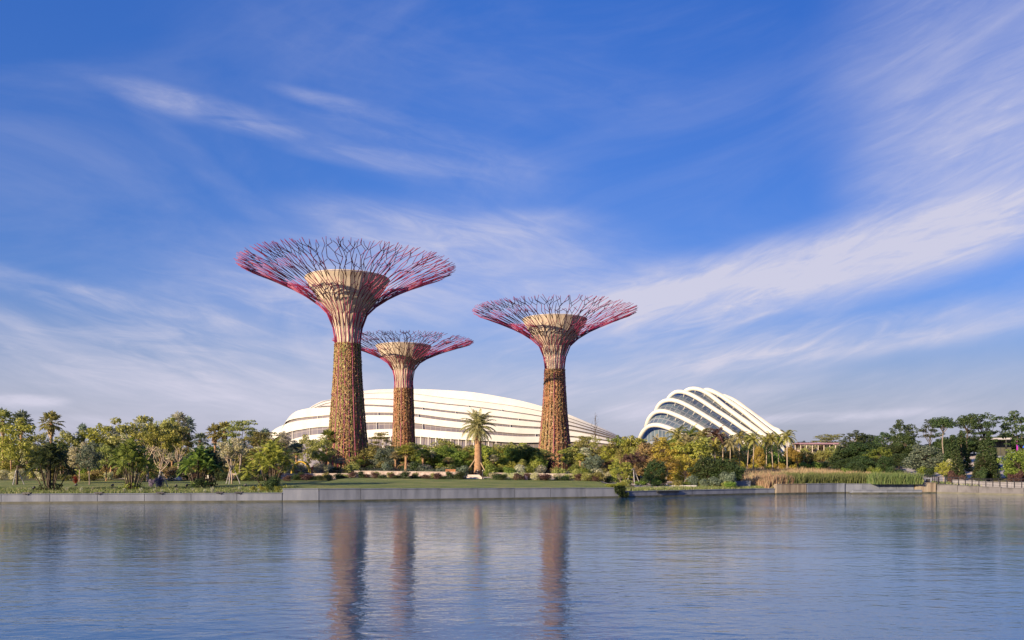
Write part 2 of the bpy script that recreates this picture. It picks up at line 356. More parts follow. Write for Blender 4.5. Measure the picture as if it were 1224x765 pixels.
def mm(op, a, b):
    n = nn(t, 'ShaderNodeMath', operation=op)
    for i, v in enumerate((a, b)):
        if isinstance(v, (int, float)): n.inputs[i].default_value = v
        else: t.links.new(v, n.inputs[i])
    return n.outputs[0]
h1 = wn(0.6, (0.75, 1.4, 1), -14, 3, 0.4)
h2 = wn(2.0, (0.75, 1.35, 1), -8, 4, 0.3)
h3 = wn(7.0, (0.7, 1.3, 1), 12, 3)
h0 = wn(0.24, (0.8, 1.4, 1), -12, 2, 0.5)
gust = wn(0.035, (0.5, 1.6, 1), -6, 4)
gm = nn(t, 'ShaderNodeMapRange'); gm.inputs['From Min'].default_value = 0.35; gm.inputs['From Max'].default_value = 0.68
gm.inputs['To Min'].default_value = 0.5; gm.inputs['To Max'].default_value = 1.35; t.links.new(gust, gm.inputs['Value'])
rdg = mm('SUBTRACT', 1.0, mm('ABSOLUTE', mm('SUBTRACT', mm('MULTIPLY', wn(0.75, (0.6, 1.5, 1), -11, 3, 0.5), 2.0), 1.0), 0.0))
hh0 = mm('MULTIPLY', rdg, 0.05)
hh = mm('ADD', mm('ADD', mm('ADD', mm('MULTIPLY', h0, 0.20), mm('MULTIPLY', h1, 0.135)), mm('MULTIPLY', h2, 0.085)), mm('MULTIPLY', h3, 0.020))
hh = mm('MULTIPLY', mm('ADD', hh, hh0), gm.outputs[0])
bp = nn(t, 'ShaderNodeBump'); bp.inputs['Strength'].default_value = 1.0; bp.inputs['Distance'].default_value = 0.22
t.links.new(hh, bp.inputs['Height']); t.links.new(bp.outputs[0], p.inputs['Normal'])
tag(w.build('water', m), kind='structure')

# ------------------------------------------------------------------ bank walls
def wall_run(label, x0, x1, z1, z0=-0.5, off=0.0, thick=0.45, panel=5.0, mat=None, cope=True, name='concrete_wall', group='concrete walls along the water', z1b=None):
    """panels with open joints on a darker backing, wet foot, coping"""
    r_ = empty(name, (x0, yb(x0) - off, 0)); tag(r_, label, 'wall', group)
    inv = Vector((x0, yb(x0) - off, 0))
    pts = [x0] + [b for b in BX if x0 < b < x1] + [x1]
    pm, dm, cm, bk_ = MB(), MB(), MB(), MB()
    for a, b in zip(pts[:-1], pts[1:]):
        A = Vector((a, yb(a) - off, 0)) - inv; B = Vector((b, yb(b) - off, 0)) - inv
        d = B - A; Lg = d.length; rz = math.atan2(d.y, d.x); n = max(1, round(Lg / panel)); st = Lg / n; d.normalize()
        nrm = Vector((-d.y, d.x, 0))
        for k in range(n):
            f = (a - x0 + (k + 0.5) * (b - a) / n) / (x1 - x0); zt = z1 + ((z1b if z1b is not None else z1) - z1) * f
            c = A + d * (st * (k + 0.5))
            pm.box((c.x, c.y, (zt + 0.20) / 2 + (0.0)), (st - 0.05, thick, zt - 0.20), rz)
            if cope: cm.box((c.x - nrm.x * 0.03, c.y - nrm.y * 0.03, zt + 0.035), (st - 0.012, thick + 0.10, 0.07), rz)
        c = (A + B) / 2 + nrm * 0.06; zt = min(z1, z1b if z1b is not None else z1)
        bk_.box((c.x, c.y, (zt + 0.14) / 2 - 0.03), (Lg + 0.16, thick - 0.06, zt - 0.20), rz)
        c = (A + B) / 2 - nrm * 0.02
        dm.box((c.x, c.y, (0.194 + z0) / 2), (Lg - 0.01, thick - 0.02, 0.194 - z0), rz)
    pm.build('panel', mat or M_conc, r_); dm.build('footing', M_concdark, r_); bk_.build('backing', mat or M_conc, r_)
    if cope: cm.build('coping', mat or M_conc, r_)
    return r_
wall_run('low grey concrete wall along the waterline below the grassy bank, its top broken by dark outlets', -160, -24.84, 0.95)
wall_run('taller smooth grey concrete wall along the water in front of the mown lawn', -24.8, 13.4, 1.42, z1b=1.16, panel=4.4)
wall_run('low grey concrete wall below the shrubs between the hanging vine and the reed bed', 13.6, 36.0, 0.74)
wall_run('rust streaked concrete wall under the left end of the reed bed', 36.2, 41.0, 1.34, mat=M_stain, panel=1.6, off=0.15)
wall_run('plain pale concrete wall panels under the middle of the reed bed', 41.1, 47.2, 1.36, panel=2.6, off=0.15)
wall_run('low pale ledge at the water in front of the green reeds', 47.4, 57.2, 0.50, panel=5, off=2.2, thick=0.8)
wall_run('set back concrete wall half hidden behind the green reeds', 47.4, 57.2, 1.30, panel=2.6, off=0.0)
wall_run('brown stained concrete weir block beside the promenade railing', 57.4, 60.3, 1.46, mat=M_stain, panel=0.75, off=0.2)
wall_run('pale mottled concrete wall carrying the railed promenade', 60.6, 76, 1.22, z1b=0.50, panel=2.6, mat=M_promwall)
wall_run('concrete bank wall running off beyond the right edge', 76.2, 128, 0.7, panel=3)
# dark outlets on the long left wall (thin spouts sitting on the coping)
for px in (33, 119, 193, 263, 286):
    Y = float(np.interp(px, [0, 340], [87, 90.5])); x = (px - 612) / F * Y
    b = MB(); b.box((0, 0, 0.06), (0.85, 0.5, 0.12)); b.box((0, -0.22, -0.03), (0.55, 0.12, 0.10)); b.tube([(0, 0.1, -0.02), (0, -0.34, -0.05)], 0.07, 8)
    o = b.build('drain_outlet', M_dark); o.location = (x, yb(x) - 0.08, 1.03)
    where = {33: 'leftmost, near the left edge', 119: 'second from the left', 193: 'third from the left, beside the rusty joint', 263: 'fourth from the left, below the staked tree', 286: 'rightmost, below the big yellow green palm bush'}[px]
    tag(o, 'small black outlet on the low waterside wall, ' + where, 'outlet', 'outlets on the low wall')

# hanging vine over wall
v = MB(); n = 900; a = rng.random(n); C = np.stack([13.2 + (rng.random(n) - 0.5) * 1.3 + (a > 0.7) * 0.5, np.zeros(n), 1.35 - 1.25 * a ** 1.2 + 0.1 * rng.random(n)], 1)
C[:, 1] = [yb(x) - 0.34 - 0.16 * random.random() for x in C[:, 0]]
U = rng.normal(size=(n, 3)) * 0.09; V = rng.normal(size=(n, 3)) * 0.07; v.cards(C, U, V)
tag(v.build('trailing_vine', LEAF['dark']), 'dark green vine hanging over the waterside wall', 'vine')

# ------------------------------------------------------------------ supertrees
def plant_mat(name, cols):
    m, t, p = newmat(name)
    g = nn(t, 'ShaderNodeNewGeometry'); rp = nn(t, 'ShaderNodeValToRGB')
    setramp(rp, [(i / len(cols), c) for i, c in enumerate(cols)], 'CONSTANT')
    t.links.new(g.outputs['Random Per Island'], rp.inputs[0])
    # bands of one species or another run up the trunk
    tcn = nn(t, 'ShaderNodeTexCoord'); mp = nn(t, 'ShaderNodeMapping'); mp.inputs['Scale'].default_value = (1.1, 1.1, 0.10); t.links.new(tcn.outputs['Object'], mp.inputs[0])
    n = nn(t, 'ShaderNodeTexNoise'); n.inputs['Scale'].default_value = 0.9; n.inputs['Detail'].default_value = 3; t.links.new(mp.outputs[0], n.inputs['Vector'])
    r2 = nn(t, 'ShaderNodeValToRGB'); setramp(r2, [(0.36, (0.80, 1.0, 0.68)), (0.5, (0.95, 0.95, 0.88)), (0.62, (1.05, 0.90, 0.78))])
    t.links.new(n.outputs['Fac'], r2.inputs[0])
    mx = nn(t, 'ShaderNodeMix', data_type='RGBA', blend_type='MULTIPLY'); mx.inputs[0].default_value = 1.0
    t.links.new(rp.outputs[0], mx.inputs[6]); t.links.new(r2.outputs[0], mx.inputs[7]); t.links.new(mx.outputs[2], p.inputs['Base Color'])
    p.inputs['Roughness'].default_value = 0.7; p.inputs['Specular IOR Level'].default_value = 0.2
    return m
PL1 = plant_mat('trunk_planting_green_brown', [(0.27, 0.22, 0.11), (0.37, 0.25, 0.14), (0.20, 0.16, 0.08), (0.41, 0.28, 0.17), (0.36, 0.20, 0.12), (0.26, 0.25, 0.11), (0.46, 0.36, 0.24)])
PL2 = plant_mat('trunk_planting_rusty', [(0.36, 0.22, 0.14), (0.27, 0.17, 0.10), (0.40, 0.23, 0.14), (0.27, 0.20, 0.11), (0.38, 0.19, 0.12), (0.44, 0.33, 0.23), (0.32, 0.19, 0.12)])
M_trunkbed = noisemat('planting_mesh', [(0.3, (0.14, 0.10, 0.06)), (0.7, (0.24, 0.17, 0.10))], 2, 0.95, stretch=(1, 1, 0.3))
QS = [(0, 0), (.02, .21), (.075, .40), (.18, .52), (.31, .63), (.47, .73), (.69, .85), (1, 1)]

def supertree(px, Y, tr, z0, zt, zr, Rr, Rf, zf, label, pm, nrod, seed):
    """tr: trunk radii base, top; z0 neck, zt planting top, zr/Rr rim, zf/Rf concrete funnel top"""
    rn = random.Random(seed); nr = np.random.default_rng(seed)
    x = (px - 612) / F * Y; gb = gz(x, Y) - 0.1
    root = empty('supertree', (x, Y, gb)); tag(root, label, 'supertree', 'planted steel supertrees')
    z0 -= gb; zt -= gb; zr -= gb; zf -= gb
    def trad(z):
        s = min(1, max(0, z / zt)); return tr[1] + (tr[0] - tr[1]) * ((1 - s) ** 1.7 * 0.75 + (1 - s) * 0.25)
    # trunk (bed) and planting
    b = MB(); P = []
    for i in range(41):
        z = zt * i / 40; r = trad(z) - 0.12
        P.append([(r * (1 + 0.02 * math.sin(7 * a + z)) * math.cos(a), r * (1 + 0.02 * math.sin(7 * a + z)) * math.sin(a), z) for a in np.linspace(0, 2 * math.pi, 37)[:-1]])
    b.grid(P, close=True); b.build('trunk', M_trunkbed, root, True)
    n = 24000; z = nr.random(n) * zt; a = nr.random(n) * 2 * math.pi
    a = a + 0.06 * np.sin(a * 24)
    r = np.array([trad(q) for q in z]) + 0.05 + 0.14 * np.abs(np.sin(a * 9 + np.sin(z * 0.6))) + nr.random(n) * 0.13
    C = np.stack([r * np.cos(a), r * np.sin(a), z], 1); out = np.stack([np.cos(a), np.sin(a), 0 * a], 1)
    s = (0.07 + 0.13 * nr.random(n))[:, None]
    tang = np.stack([-np.sin(a), np.cos(a), 0 * a], 1)
    U = (tang * nr.normal(size=(n, 1)) * 0.5 + np.array([0, 0, 1]) * 0.9 + out * 0.45 + nr.normal(size=(n, 3)) * 0.25) * s
    V = (tang + nr.normal(size=(n, 3)) * 0.35) * s * 0.7
    p_ = MB(); p_.cards(C, U, V); p_.build('planting', pm, root)
    # rings tying the cladding
    for q in (0.32, 0.66, 0.995):
        cr = MB(); zz = zt * q; rr = trad(zz) + 0.16
        cr.tube([(rr * math.cos(t_), rr * math.sin(t_), zz) for t_ in np.linspace(0, 2 * math.pi, 37)], 0.05, 5, cap=False)
        cr.build('tie_ring', M_trunkbed, root)
    # concrete core
    fr = [(tr[1] * 0.86, zt - 0.6), (tr[1] * 0.88, zt + 1.2), (tr[1] + (Rf - tr[1]) * .10, zt + (zf - zt) * .28), (tr[1] + (Rf - tr[1]) * .33, zt + (zf - zt) * .50),
          (tr[1] + (Rf - tr[1]) * .66, zt + (zf - zt) * .75), (Rf, zf)]
    bz = [z0 - 2] + [z0 + (zr - z0) * s_ for q, s_ in QS]; br_ = [tr[1]] + [tr[1] + 0.12 + (Rr - tr[1]) * q for q, s_ in QS]
    def fint(z): return min(float(np.interp(z, [q[1] for q in fr], [q[0] for q in fr])), 0.84 * float(np.interp(z, bz, br_)))
    c = MB(); zz = np.linspace(fr[0][1], zf, 25); NA = 72
    def frow(z, dr): 
        return [((fint(z) + dr + (0.09 if (k % 3 == 0) else 0)) * math.cos(2 * math.pi * k / NA), (fint(z) + dr + (0.09 if (k % 3 == 0) else 0)) * math.sin(2 * math.pi * k / NA), z) for k in range(NA)]
    P = [frow(z, 0) for z in zz] + [frow(zf, -0.35)] + [frow(z, -0.35) for z in zz[::-1]]
    c.grid(P, close=True); core = c.build('core', M_core, root, False)
    rg = MB(); rg.tube([((Rf + 0.02) * math.cos(t_), (Rf + 0.02) * math.sin(t_), zf + 0.12) for t_ in np.linspace(0, 2 * math.pi, 61)], 0.10, 6, cap=False); rg.build('rim', M_core, core, True)
    for q in (0.45, 0.72):
        zq = zt + (zf - zt) * q; rq = fint(zq) + 0.02
        rg = MB(); rg.tube([(rq * math.cos(t_), rq * math.sin(t_), zq) for t_ in np.linspace(0, 2 * math.pi, 61)], 0.07, 5, cap=False); rg.build('band', M_core, core, True)
    # branches: each rod climbs the trunk, then forks its way out over the flare
    arc = [0.0]; PR = [(tr[1] + 0.12 + (Rr - tr[1] - 0.12) * q, z0 + (zr - z0) * s_) for q, s_ in QS]
    for i in range(1, len(PR)): arc.append(arc[-1] + math.hypot(PR[i][0] - PR[i - 1][0], PR[i][1] - PR[i - 1][1]))
    LT = arc[-1]
    # smooth the profile (Catmull-Rom over arc length)
    def prof(u):
        u = min(max(u, 0), LT + 1.5)
        i = min(len(arc) - 2, max(0, np.searchsorted(arc, u) - 1)); t_ = (u - arc[i]) / (arc[i + 1] - arc[i])
        p0, p1, p2, p3 = PR[max(i - 1, 0)], PR[i], PR[i + 1], PR[min(i + 2, len(PR) - 1)]
        o = []
        for k in (0, 1):
            a_, b_, c_, d_ = p0[k], p1[k], p2[k], p3[k]
            if t_ > 1: o.append(c_ + (c_ - b_) * (t_ - 1)); continue
            o.append(0.5 * (2 * b_ + (c_ - a_) * t_ + (2 * a_ - 5 * b_ + 4 * c_ - d_) * t_ ** 2 + (3 * b_ - a_ - 3 * c_ + d_) * t_ ** 3))
        return o
    def pt(th, u, lift=0.0):
        r, z = prof(u); return (r * math.cos(th), r * math.sin(th), z + lift)
    def grow(mb, th, u, target, level, rad, spread):
        # a polyline from (th,u) steering to the angle `target`, forking at set distances
        ends = [LT * 0.14, LT * 0.36, LT * 0.60, LT * (0.80 + 0.08 * rn.random()), LT * (0.94 + 0.06 * rn.random())]
        uend = ends[level] * (1 + (rn.random() - 0.5) * (0.12 if level < 3 else 0.06)) if level < 4 else ends[level]
        pts = [pt(th, u)]; r_now = prof(u)[0]
        nseg = max(2, int((uend - u) / 2.3)); first = True
        kink = 1 if rn.random() < 0.5 else -1; loc = spread * (2.0 if level >= 2 else 1.0)
        for i in range(nseg):
            u2 = u + (uend - u) * (i + 1) / nseg
            if first: th = th + (target - th) * 0.8; first = False
            else: th = th + (target - th) * 0.6
            kink = -kink
            amp = min(0.62, 0.40 * loc * max(2.0, prof(u2)[0])) * (1 if level >= 1 else 0.3) if i < nseg - 1 else 0
            pts.append(pt(th + kink * amp * (0.3 + 0.7 * rn.random()) / max(2.0, prof(u2)[0]), u2, (rn.random() - 0.5) * 0.12))
        mb.tube(pts, [rad] * (len(pts) - 1) + [rad * 0.85], 5, cap=True)
        if level >= 4:
            return
        sp = spread * (0.85 + 0.3 * rn.random())
        if level == 3:
            for sg in (-1, 1):
                if rn.random() < 0.8: grow(mb, th, uend, th + sg * (0.75 + 0.6 * rn.random()) / prof(uend)[0], 4, rad * 0.85, sp / 2)
        elif (level == 1 and rn.random() < 0.06) or (level == 2 and rn.random() < 0.28):
            grow(mb, th, uend, th + rn.choice((-1, 1)) * sp * 0.22, level + 1, rad * 0.95, sp * 0.85)
        else:
            for sg in (-1, 1): grow(mb, th, uend, th + sg * sp * 0.27 * (0.8 + 0.4 * rn.random()), level + 1, rad * 0.92, sp * 0.55)
        if level >= 2 and len(pts) > 2 and rn.random() < 0.7:
            q = rn.randrange(1, len(pts) - 1); a_ = Vector(pts[q]); uu = u + (uend - u) * q / nseg; sg = rn.choice((-1, 1))
            mb.tube([a_, pt(th + sg * (0.7 + 0.5 * rn.random()) / max(2, prof(uu + 1.3)[0]), uu + 1.3)], rad * 0.8, 5)
    for k in range(nrod):
        th = 2 * math.pi * (k + 0.15 * rn.random()) / nrod
        mb = MB(); q0 = prof(0)[0]
        lo_ = 0.22 if k % 4 == 0 else (0.02 + 0.10 * rn.random())
        low = [((trad(z) + lo_) * math.cos(th + 0.02 * math.sin(z)), (trad(z) + lo_) * math.sin(th + 0.02 * math.sin(z)), z) for z in np.linspace(0.2, zt, 9)]
        low += [(q0 * math.cos(th), q0 * math.sin(th), z) for z in np.linspace(zt, z0, 3)[1:]] if z0 > zt + 0.5 else [(q0 * math.cos(th), q0 * math.sin(th), z0)]
        mb.tube(low, 0.10, 5)
        sp = 2 * math.pi / nrod
        grow(mb, th, 0.0, th, 0, 0.082, sp)
        mb.build('branch', M_crimson, root, True)
    return root
supertree(415.5, 160, (4.25, 2.22), 26.6, 27.2, 42.1, 20.8, 7.9, 39.4, 'tallest supertree, leftmost, with green brown planted trunk and widest crimson canopy', PL1, 24, 3)
supertree(482.5, 205, (2.9, 2.12), 24.6, 22.8, 34.4, 17.3, 6.7, 33.0, 'shortest supertree, standing further back between the two taller ones', PL2, 22, 11)
supertree(663.0, 185, (3.9, 2.02), 25.0, 25.1, 38.1, 18.5, 7.1, 36.0, 'supertree with rusty brown trunk standing apart to the right of the other two', PL2, 22, 23)

# ------------------------------------------------------------------ glass halls
def set_uv(me, ni, nj):
    uv = me.uv_layers.new(name='UVMap')
    k = 0
    for i in range(ni - 1):
        for j in range(nj - 1):
            for (a, b_) in ((i, j), (i, j + 1), (i + 1, j + 1), (i + 1, j)):
                uv.data[k].uv = (b_ / (nj - 1), a / (ni - 1)); k += 1
def catmull(pts, n):
    P = np.array(pts, float); d = np.concatenate([[0], np.cumsum(np.hypot(*np.diff(P, axis=0).T))])
    out = []
    for u in np.linspace(0, d[-1], n):
        i = min(len(d) - 2, max(0, int(np.searchsorted(d, u)) - 1)); t_ = (u - d[i]) / (d[i + 1] - d[i])
        p0, p1, p2, p3 = P[max(i - 1, 0)], P[i], P[i + 1], P[min(i + 2, len(P) - 1)]
        out.append(0.5 * (2 * p1 + (p2 - p0) * t_ + (2 * p0 - 5 * p1 + 4 * p2 - p3) * t_ ** 2 + (3 * p1 - p0 - 3 * p2 + p3) * t_ ** 3))
    return np.array(out)

def flower_hall():
    root = empty('conservatory', (at(530, 556, 320).x, 320, 0)); o0 = Vector(root.location)
    tag(root, 'long low white ribbed glass conservatory dome stretching behind the three supertrees', 'conservatory', 'ribbed glass conservatories')
    X = [300, 323, 340, 349, 356, 368, 383, 397, 435, 471, 496, 530, 568, 616, 647, 677, 703, 722, 745, 760]
    T = [
        [570, 556, 535, 514, 503, 489, 480, 476.8, 467.2, 465, 465, 466.3, 469.3, 477.6, 485.4, 494.4, 505, 512.6, 523.5, 532],
        [572, 558, 540, 520, 508, 491, 482, 478.2, 471.2, 470.0, 471.2, 475.5, 479.5, 486.0, 492.0, 499.2, 508.2, 515, 524.6, 533],
        [574, 560, 545, 524, 512, 493, 485.3, 481.5, 477.4, 478.0, 479.5, 483.4, 487.2, 493.6, 498.3, 503.8, 511.4, 517.5, 526, 534],
        [565, 535, 506, 495, 491, 488.2, 487.2, 486.5, 485.4, 487, 488.6, 492.6, 496.6, 502.0, 505.2, 508.8, 514.8, 520, 527.5, 535],
        [548, 517.5, 507.5, 504.5, 503.0, 501.4, 500.0, 498.8, 496.4, 496.6, 498.0, 502.4, 506.4, 511.0, 512.8, 514.6, 518.8, 523, 529, 536],
        [568, 548, 529, 525.5, 523.3, 520.6, 518.8, 517.8, 514.2, 512.6, 512.6, 515.4, 518.0, 521.5, 521.8, 522.6, 524.5, 527, 531, 537]]
    gap = [[.6, .9, 2.0, 3.2, 9.0], [.5, 1.4, 2.4, 3.4, 5.5], [.7, 1.1, 1.6, 1.9, 1.5]]   # left, middle, right gaps under rib k
    from_x = 318; S = 110; xx = np.linspace(from_x, 748, S)
    smooth_T = []
    for row in T:
        c_ = catmull(list(zip(X, row)), 400); smooth_T.append(np.interp(xx, c_[:, 0], c_[:, 1]))
    def Yk(k, x):
        s_ = (x - from_x) / (748 - from_x); return 345 - 62 * s_ - (6 + 5.5 * k) * sm(s_ / 0.3 + 0.1) * (1 - 0.7 * sm((s_ - 0.5) / 0.5))
    tops = []; bots = []
    for k in range(6):
        tp = smooth_T[k]
        if k < 5:
            gp = np.interp(xx, [340, 400, 435, 530, 700], [gap[0][k], gap[0][k] * 0.9, gap[0][k], gap[1][k], gap[2][k]])
            bt = np.maximum(tp + 0.7, smooth_T[k + 1] - gp)
            bt = np.minimum(bt, tp + 11)
        else: bt = tp + np.interp(xx, [340, 435, 530, 650, 740], [6, 9.3, 9.0, 7, 2])
        tops.append(tp); bots.append(bt)
    for k in range(6):
        b = MB(); P = [[], [], [], []]
        for i, x_ in enumerate(xx):
            Y = Yk(k, x_); z1 = at(x_, tops[k][i], Y); z2 = at(x_, bots[k][i], Y - 1.4)
            z1.z = max(z1.z, 2); z2.z = max(z2.z, 1.2)
            P[0].append(z1 - o0); P[1].append(z2 - o0); P[2].append(z2 + Vector((0, 1.1, 0.05)) - o0); P[3].append(z1 + Vector((0, 1.6, -0.35)) - o0)
        b.grid([P[1], P[0], P[3], P[2], P[1]]); b.build('roof_rib', M_white, root, False)
    rows = []
    for k in range(6):
        if k == 0: rows.append([at(x_, tops[0][i] + 0.6, Yk(0, x_) + 1.3) - o0 for i, x_ in enumerate(xx)])
        rows.append([at(x_, bots[k][i] - 0.6, Yk(k, x_) - 0.2) - o0 for i, x_ in enumerate(xx)])
        if k < 5: rows.append([at(x_, tops[k + 1][i] + 1.0, Yk(k + 1, x_) + 1.0) - o0 for i, x_ in enumerate(xx)])
    foot = [Vector((p_.x, p_.y - 3, min(p_.z, 2.5))) for p_ in rows[-1]]; rows.append(foot)
    for r_ in rows:
        for p_ in r_: p_.z = max(p_.z, 1.0)
    b = MB(); b.grid(rows); me = b.mesh('glazing', M_glass_f, True); set_uv(me, len(rows), S); link('glazing', me, root)
    back = MB(); r0 = rows[0]
    back.grid([r0] + [[Vector((p_.x, p_.y + dy, max(0.5, p_.z * f))) for p_ in r0] for dy, f in ((10, .97), (22, .85), (34, .62), (44, .3), (48, .03))])
    back.build('rear_shell', M_white, root, True)
    # short struts standing between the glazing and the ribs
    for k, cols_ in ((1, (560, 600)), (2, (505, 545, 620)), (3, (380, 452, 500, 566, 610)), (4, (350, 370, 405, 450, 505, 560, 640))):
        for x_ in cols_:
            i = int(np.argmin(abs(xx - x_))); mb = MB()
            A = at(x_, bots[k][i] - 0.3, Yk(k, x_) - 0.9) - o0; B = at(x_, tops[k + 1][i] + 0.3, Yk(k + 1, x_) + 0.3) - o0
            mb.tube([A, B], 0.13, 6); mb.build('strut', M_white, root)
    # mullions of the lowest visible glass
    for x_ in np.arange(404, 600, 9.0):
        i = int(np.argmin(abs(xx - x_))); mb = MB()
        A = at(x_, bots[5][i] - 1.0, Yk(5, x_) - 1.9) - o0; B = Vector((A.x, A.y - 2.2, 2.5)); mb.tube([A, B], 0.12, 5); mb.build('mullion', M_white, root)
flower_hall()

def cloud_hall():
    root = empty('conservatory', (at(845, 556, 360).x, 360, 0)); o0 = Vector(root.location)
    tag(root, 'steeper glass conservatory dome with slanting white arches right of the long dome', 'conservatory', 'ribbed glass conservatories')
    q = lambda L_: [(760 + a / 6.8, 455 + b / 6.8) for a, b in L_]
    ribs = [
        q([(10, 700), (22, 520), (42, 445), (75, 395), (115, 368), (170, 362), (230, 374), (310, 405), (400, 455), (520, 540), (640, 640), (700, 700)]),
        q([(50, 700), (62, 520), (78, 410), (92, 345), (112, 300), (150, 262), (200, 249), (260, 256), (350, 291), (440, 335), (520, 380), (620, 445), (745, 522), (830, 590), (930, 700)]),
        q([(110, 700), (120, 500), (140, 330), (165, 240), (192, 192), (232, 166), (290, 159), (360, 176), (450, 220), (560, 285), (680, 360), (800, 440), (900, 520), (1080, 700)]),
        q([(190, 700), (200, 460), (226, 250), (262, 150), (300, 107), (340, 91), (400, 97), (470, 126), (560, 180), (650, 240), (760, 310), (860, 380), (960, 450), (1060, 545), (1180, 700)]),
        q([(310, 700), (320, 400), (350, 190), (395, 95), (436, 70), (480, 66), (540, 82), (620, 130), (720, 208), (830, 290), (940, 370), (1030, 440), (1110, 520), (1240, 700)]),
        q([(470, 700), (480, 300), (510, 130), (555, 82), (600, 80), (680, 116), (760, 170), (860, 240), (960, 320), (1060, 400), (1130, 470), (1270, 700)]),
        q([(640, 700), (648, 400), (670, 180), (700, 128), (750, 140), (820, 175), (900, 235), (1000, 310), (1100, 385), (1190, 450), (1300, 700)])]
    n = 90; pts = []
    for k, rb in enumerate(ribs):
        c_ = catmull(rb, n); s_ = np.linspace(0, 1, n)
        Y = 342 + 8.0 * min(k, 4) + 3.0 * max(0, k - 4) - 34 * s_ + 8 * np.clip(0.25 - s_, 0, 1)
        pts.append([at(c_[i, 0], c_[i, 1], Y[i]) - o0 for i in range(n)])
    for k, pl in enumerate(pts):
        b = MB(); P = [[], [], [], [], [], []]; hw0 = [0.8, 0.82, 0.82, 0.82, 0.85, 0.9, 0.9][k]
        for i, p_ in enumerate(pl):
            hw = hw0 * (1 + (0.3 if k > 3 else 0.1) * sm((i / n - 0.45) / 0.4))
            d = (pl[min(i + 1, n - 1)] - pl[max(i - 1, 0)]); nx = Vector((-d.z, 0, d.x)).normalized(); fy = Vector((0, 1, 0))
            for j, (u, v_) in enumerate(((1, -0.5), (0.5, -1.0), (-0.5, -1.0), (-1, -0.5), (-1, 0.9), (1, 0.9))):
                P[j].append(p_ + nx * (u * hw) + fy * v_)
        b.grid(P + [P[0]]); b.build('arch', M_white, root, True)
    rows = []
    for k in range(7):
        rows.append([p_ + Vector((0.5, 3.0, -0.4)) for p_ in pts[k]])
    front = [Vector((p_.x, p_.y, p_.z)) for p_ in rows[0]]
    rows.insert(0, [Vector((p_.x, p_.y - 1.5, min(2.0, p_.z))) for p_ in front])
    b = MB(); b.grid(rows); me = b.mesh('glazing', M_glass_c, True); set_uv(me, len(rows), n); link('glazing', me, root)
    back = MB(); r0 = rows[-1]
    back.grid([r0] + [[Vector((p_.x * f2 + (1 - f2) * 12, p_.y + dy, max(0.5, p_.z * f))) for p_ in r0] for dy, f, f2 in ((8, .93, 1), (18, .72, .98), (26, .4, .95), (30, .02, .93))])
    back.build('rear_shell', M_glass_f, root, True)
    me2 = root.children[-1].data
    # struts from the arches down to the glass skin
    for k in range(1, 6):
        for s_ in np.linspace(0.42, 0.80, 8):
            i = int(s_ * (n - 1)); p_ = pts[k][i]; d = (pts[k][i + 1] - pts[k][i - 1]).normalized()
            mb = MB(); dn = Vector((d.z, 0, -d.x)); mb.tube([p_ + dn * 0.6 - Vector((0, 0.6, 0)), p_ + dn * 3.0 + Vector((0.5, 1.2, 0))], 0.16, 6); mb.build('strut', M_white, root)
cloud_hall()

# ------------------------------------------------------------------ plants
def leaf_cloud(mb, c, rad, n, size, m=0, up=0.4, R_=rng, flat=1.0):
    """n leaves in an ellipsoid: most near its skin"""
    d = R_.normal(size=(n, 3)); d /= np.linalg.norm(d, axis=1)[:, None]
    rr = (0.35 + 0.65 * R_.random(n) ** 0.45)[:, None]
    C = np.array(c) + d * rr * np.array(rad)
    s = size * (0.6 + 0.8 * R_.random(n))[:, None]
    nrm = d * 0.7 + np.array([0, 0, up]) + R_.normal(size=(n, 3)) * 0.6; nrm /= np.linalg.norm(nrm, axis=1)[:, None]
    a = np.cross(nrm, R_.normal(size=(n, 3))); a /= np.linalg.norm(a, axis=1)[:, None] + 1e-9; b = np.cross(nrm, a)
    mb.cards(C, a * s, b * s * 0.55, m)
def limb(mb, a, b, r0, r1, R_, bend=0.12, n=5, sides=6):
    a = Vector(a); b = Vector(b); L_ = (b - a).length; pts = []
    o = Vector(R_.normal(size=3)) * L_ * bend
    for i in range(n):
        t_ = i / (n - 1); pts.append(a.lerp(b, t_) + o * math.sin(math.pi * t_) + Vector((0, 0, L_ * 0.08 * math.sin(math.pi * t_))))
    mb.tube(pts, [r0 + (r1 - r0) * i / (n - 1) for i in range(n)], sides)
    return pts

def p_broad(v):      # open round crown on a trunk, 8 m
    R_ = np.random.default_rng(100 + v); tr, cr = MB(), MB()
    H0 = 2.4 + 0.5 * R_.random(); lean = Vector((R_.normal() * 0.2, R_.normal() * 0.2, H0))
    tr.tube([(0, 0, -0.2), (0.02, 0, 0.4), tuple(lean * 0.5), tuple(lean)], [0.24, 0.17, 0.14, 0.12], 8)
    n = 13 + v % 3 * 3
    for i in range(n):
        a = 2 * math.pi * (i * 0.618 + R_.random() * 0.1); e = (i + 0.5) / n
        rr = (1.0 + 1.7 * math.sin(math.pi * min(1, e * 0.9 + 0.1))) * (0.55 + 0.55 * R_.random()); z = 3.2 + 4.1 * e + R_.normal() * 0.25
        c = (rr * math.cos(a), rr * math.sin(a), z)
        limb(tr, lean * (0.75 + 0.25 * R_.random()), c, 0.075, 0.02, R_)
        q = 0.75 + 0.5 * R_.random()
        leaf_cloud(cr, c, (q, q, q * 0.62), int(150 * q), 0.17, R_=R_)
        for _ in range(3):
            cc = np.array(c) + R_.normal(size=3) * np.array([0.8, 0.8, 0.45]); leaf_cloud(cr, cc, (0.42, 0.42, 0.26), 38, 0.15, R_=R_)
    return {'trunk': (tr, 'bark'), 'crown': (cr, 'leaf')}, 8.0, 5.6
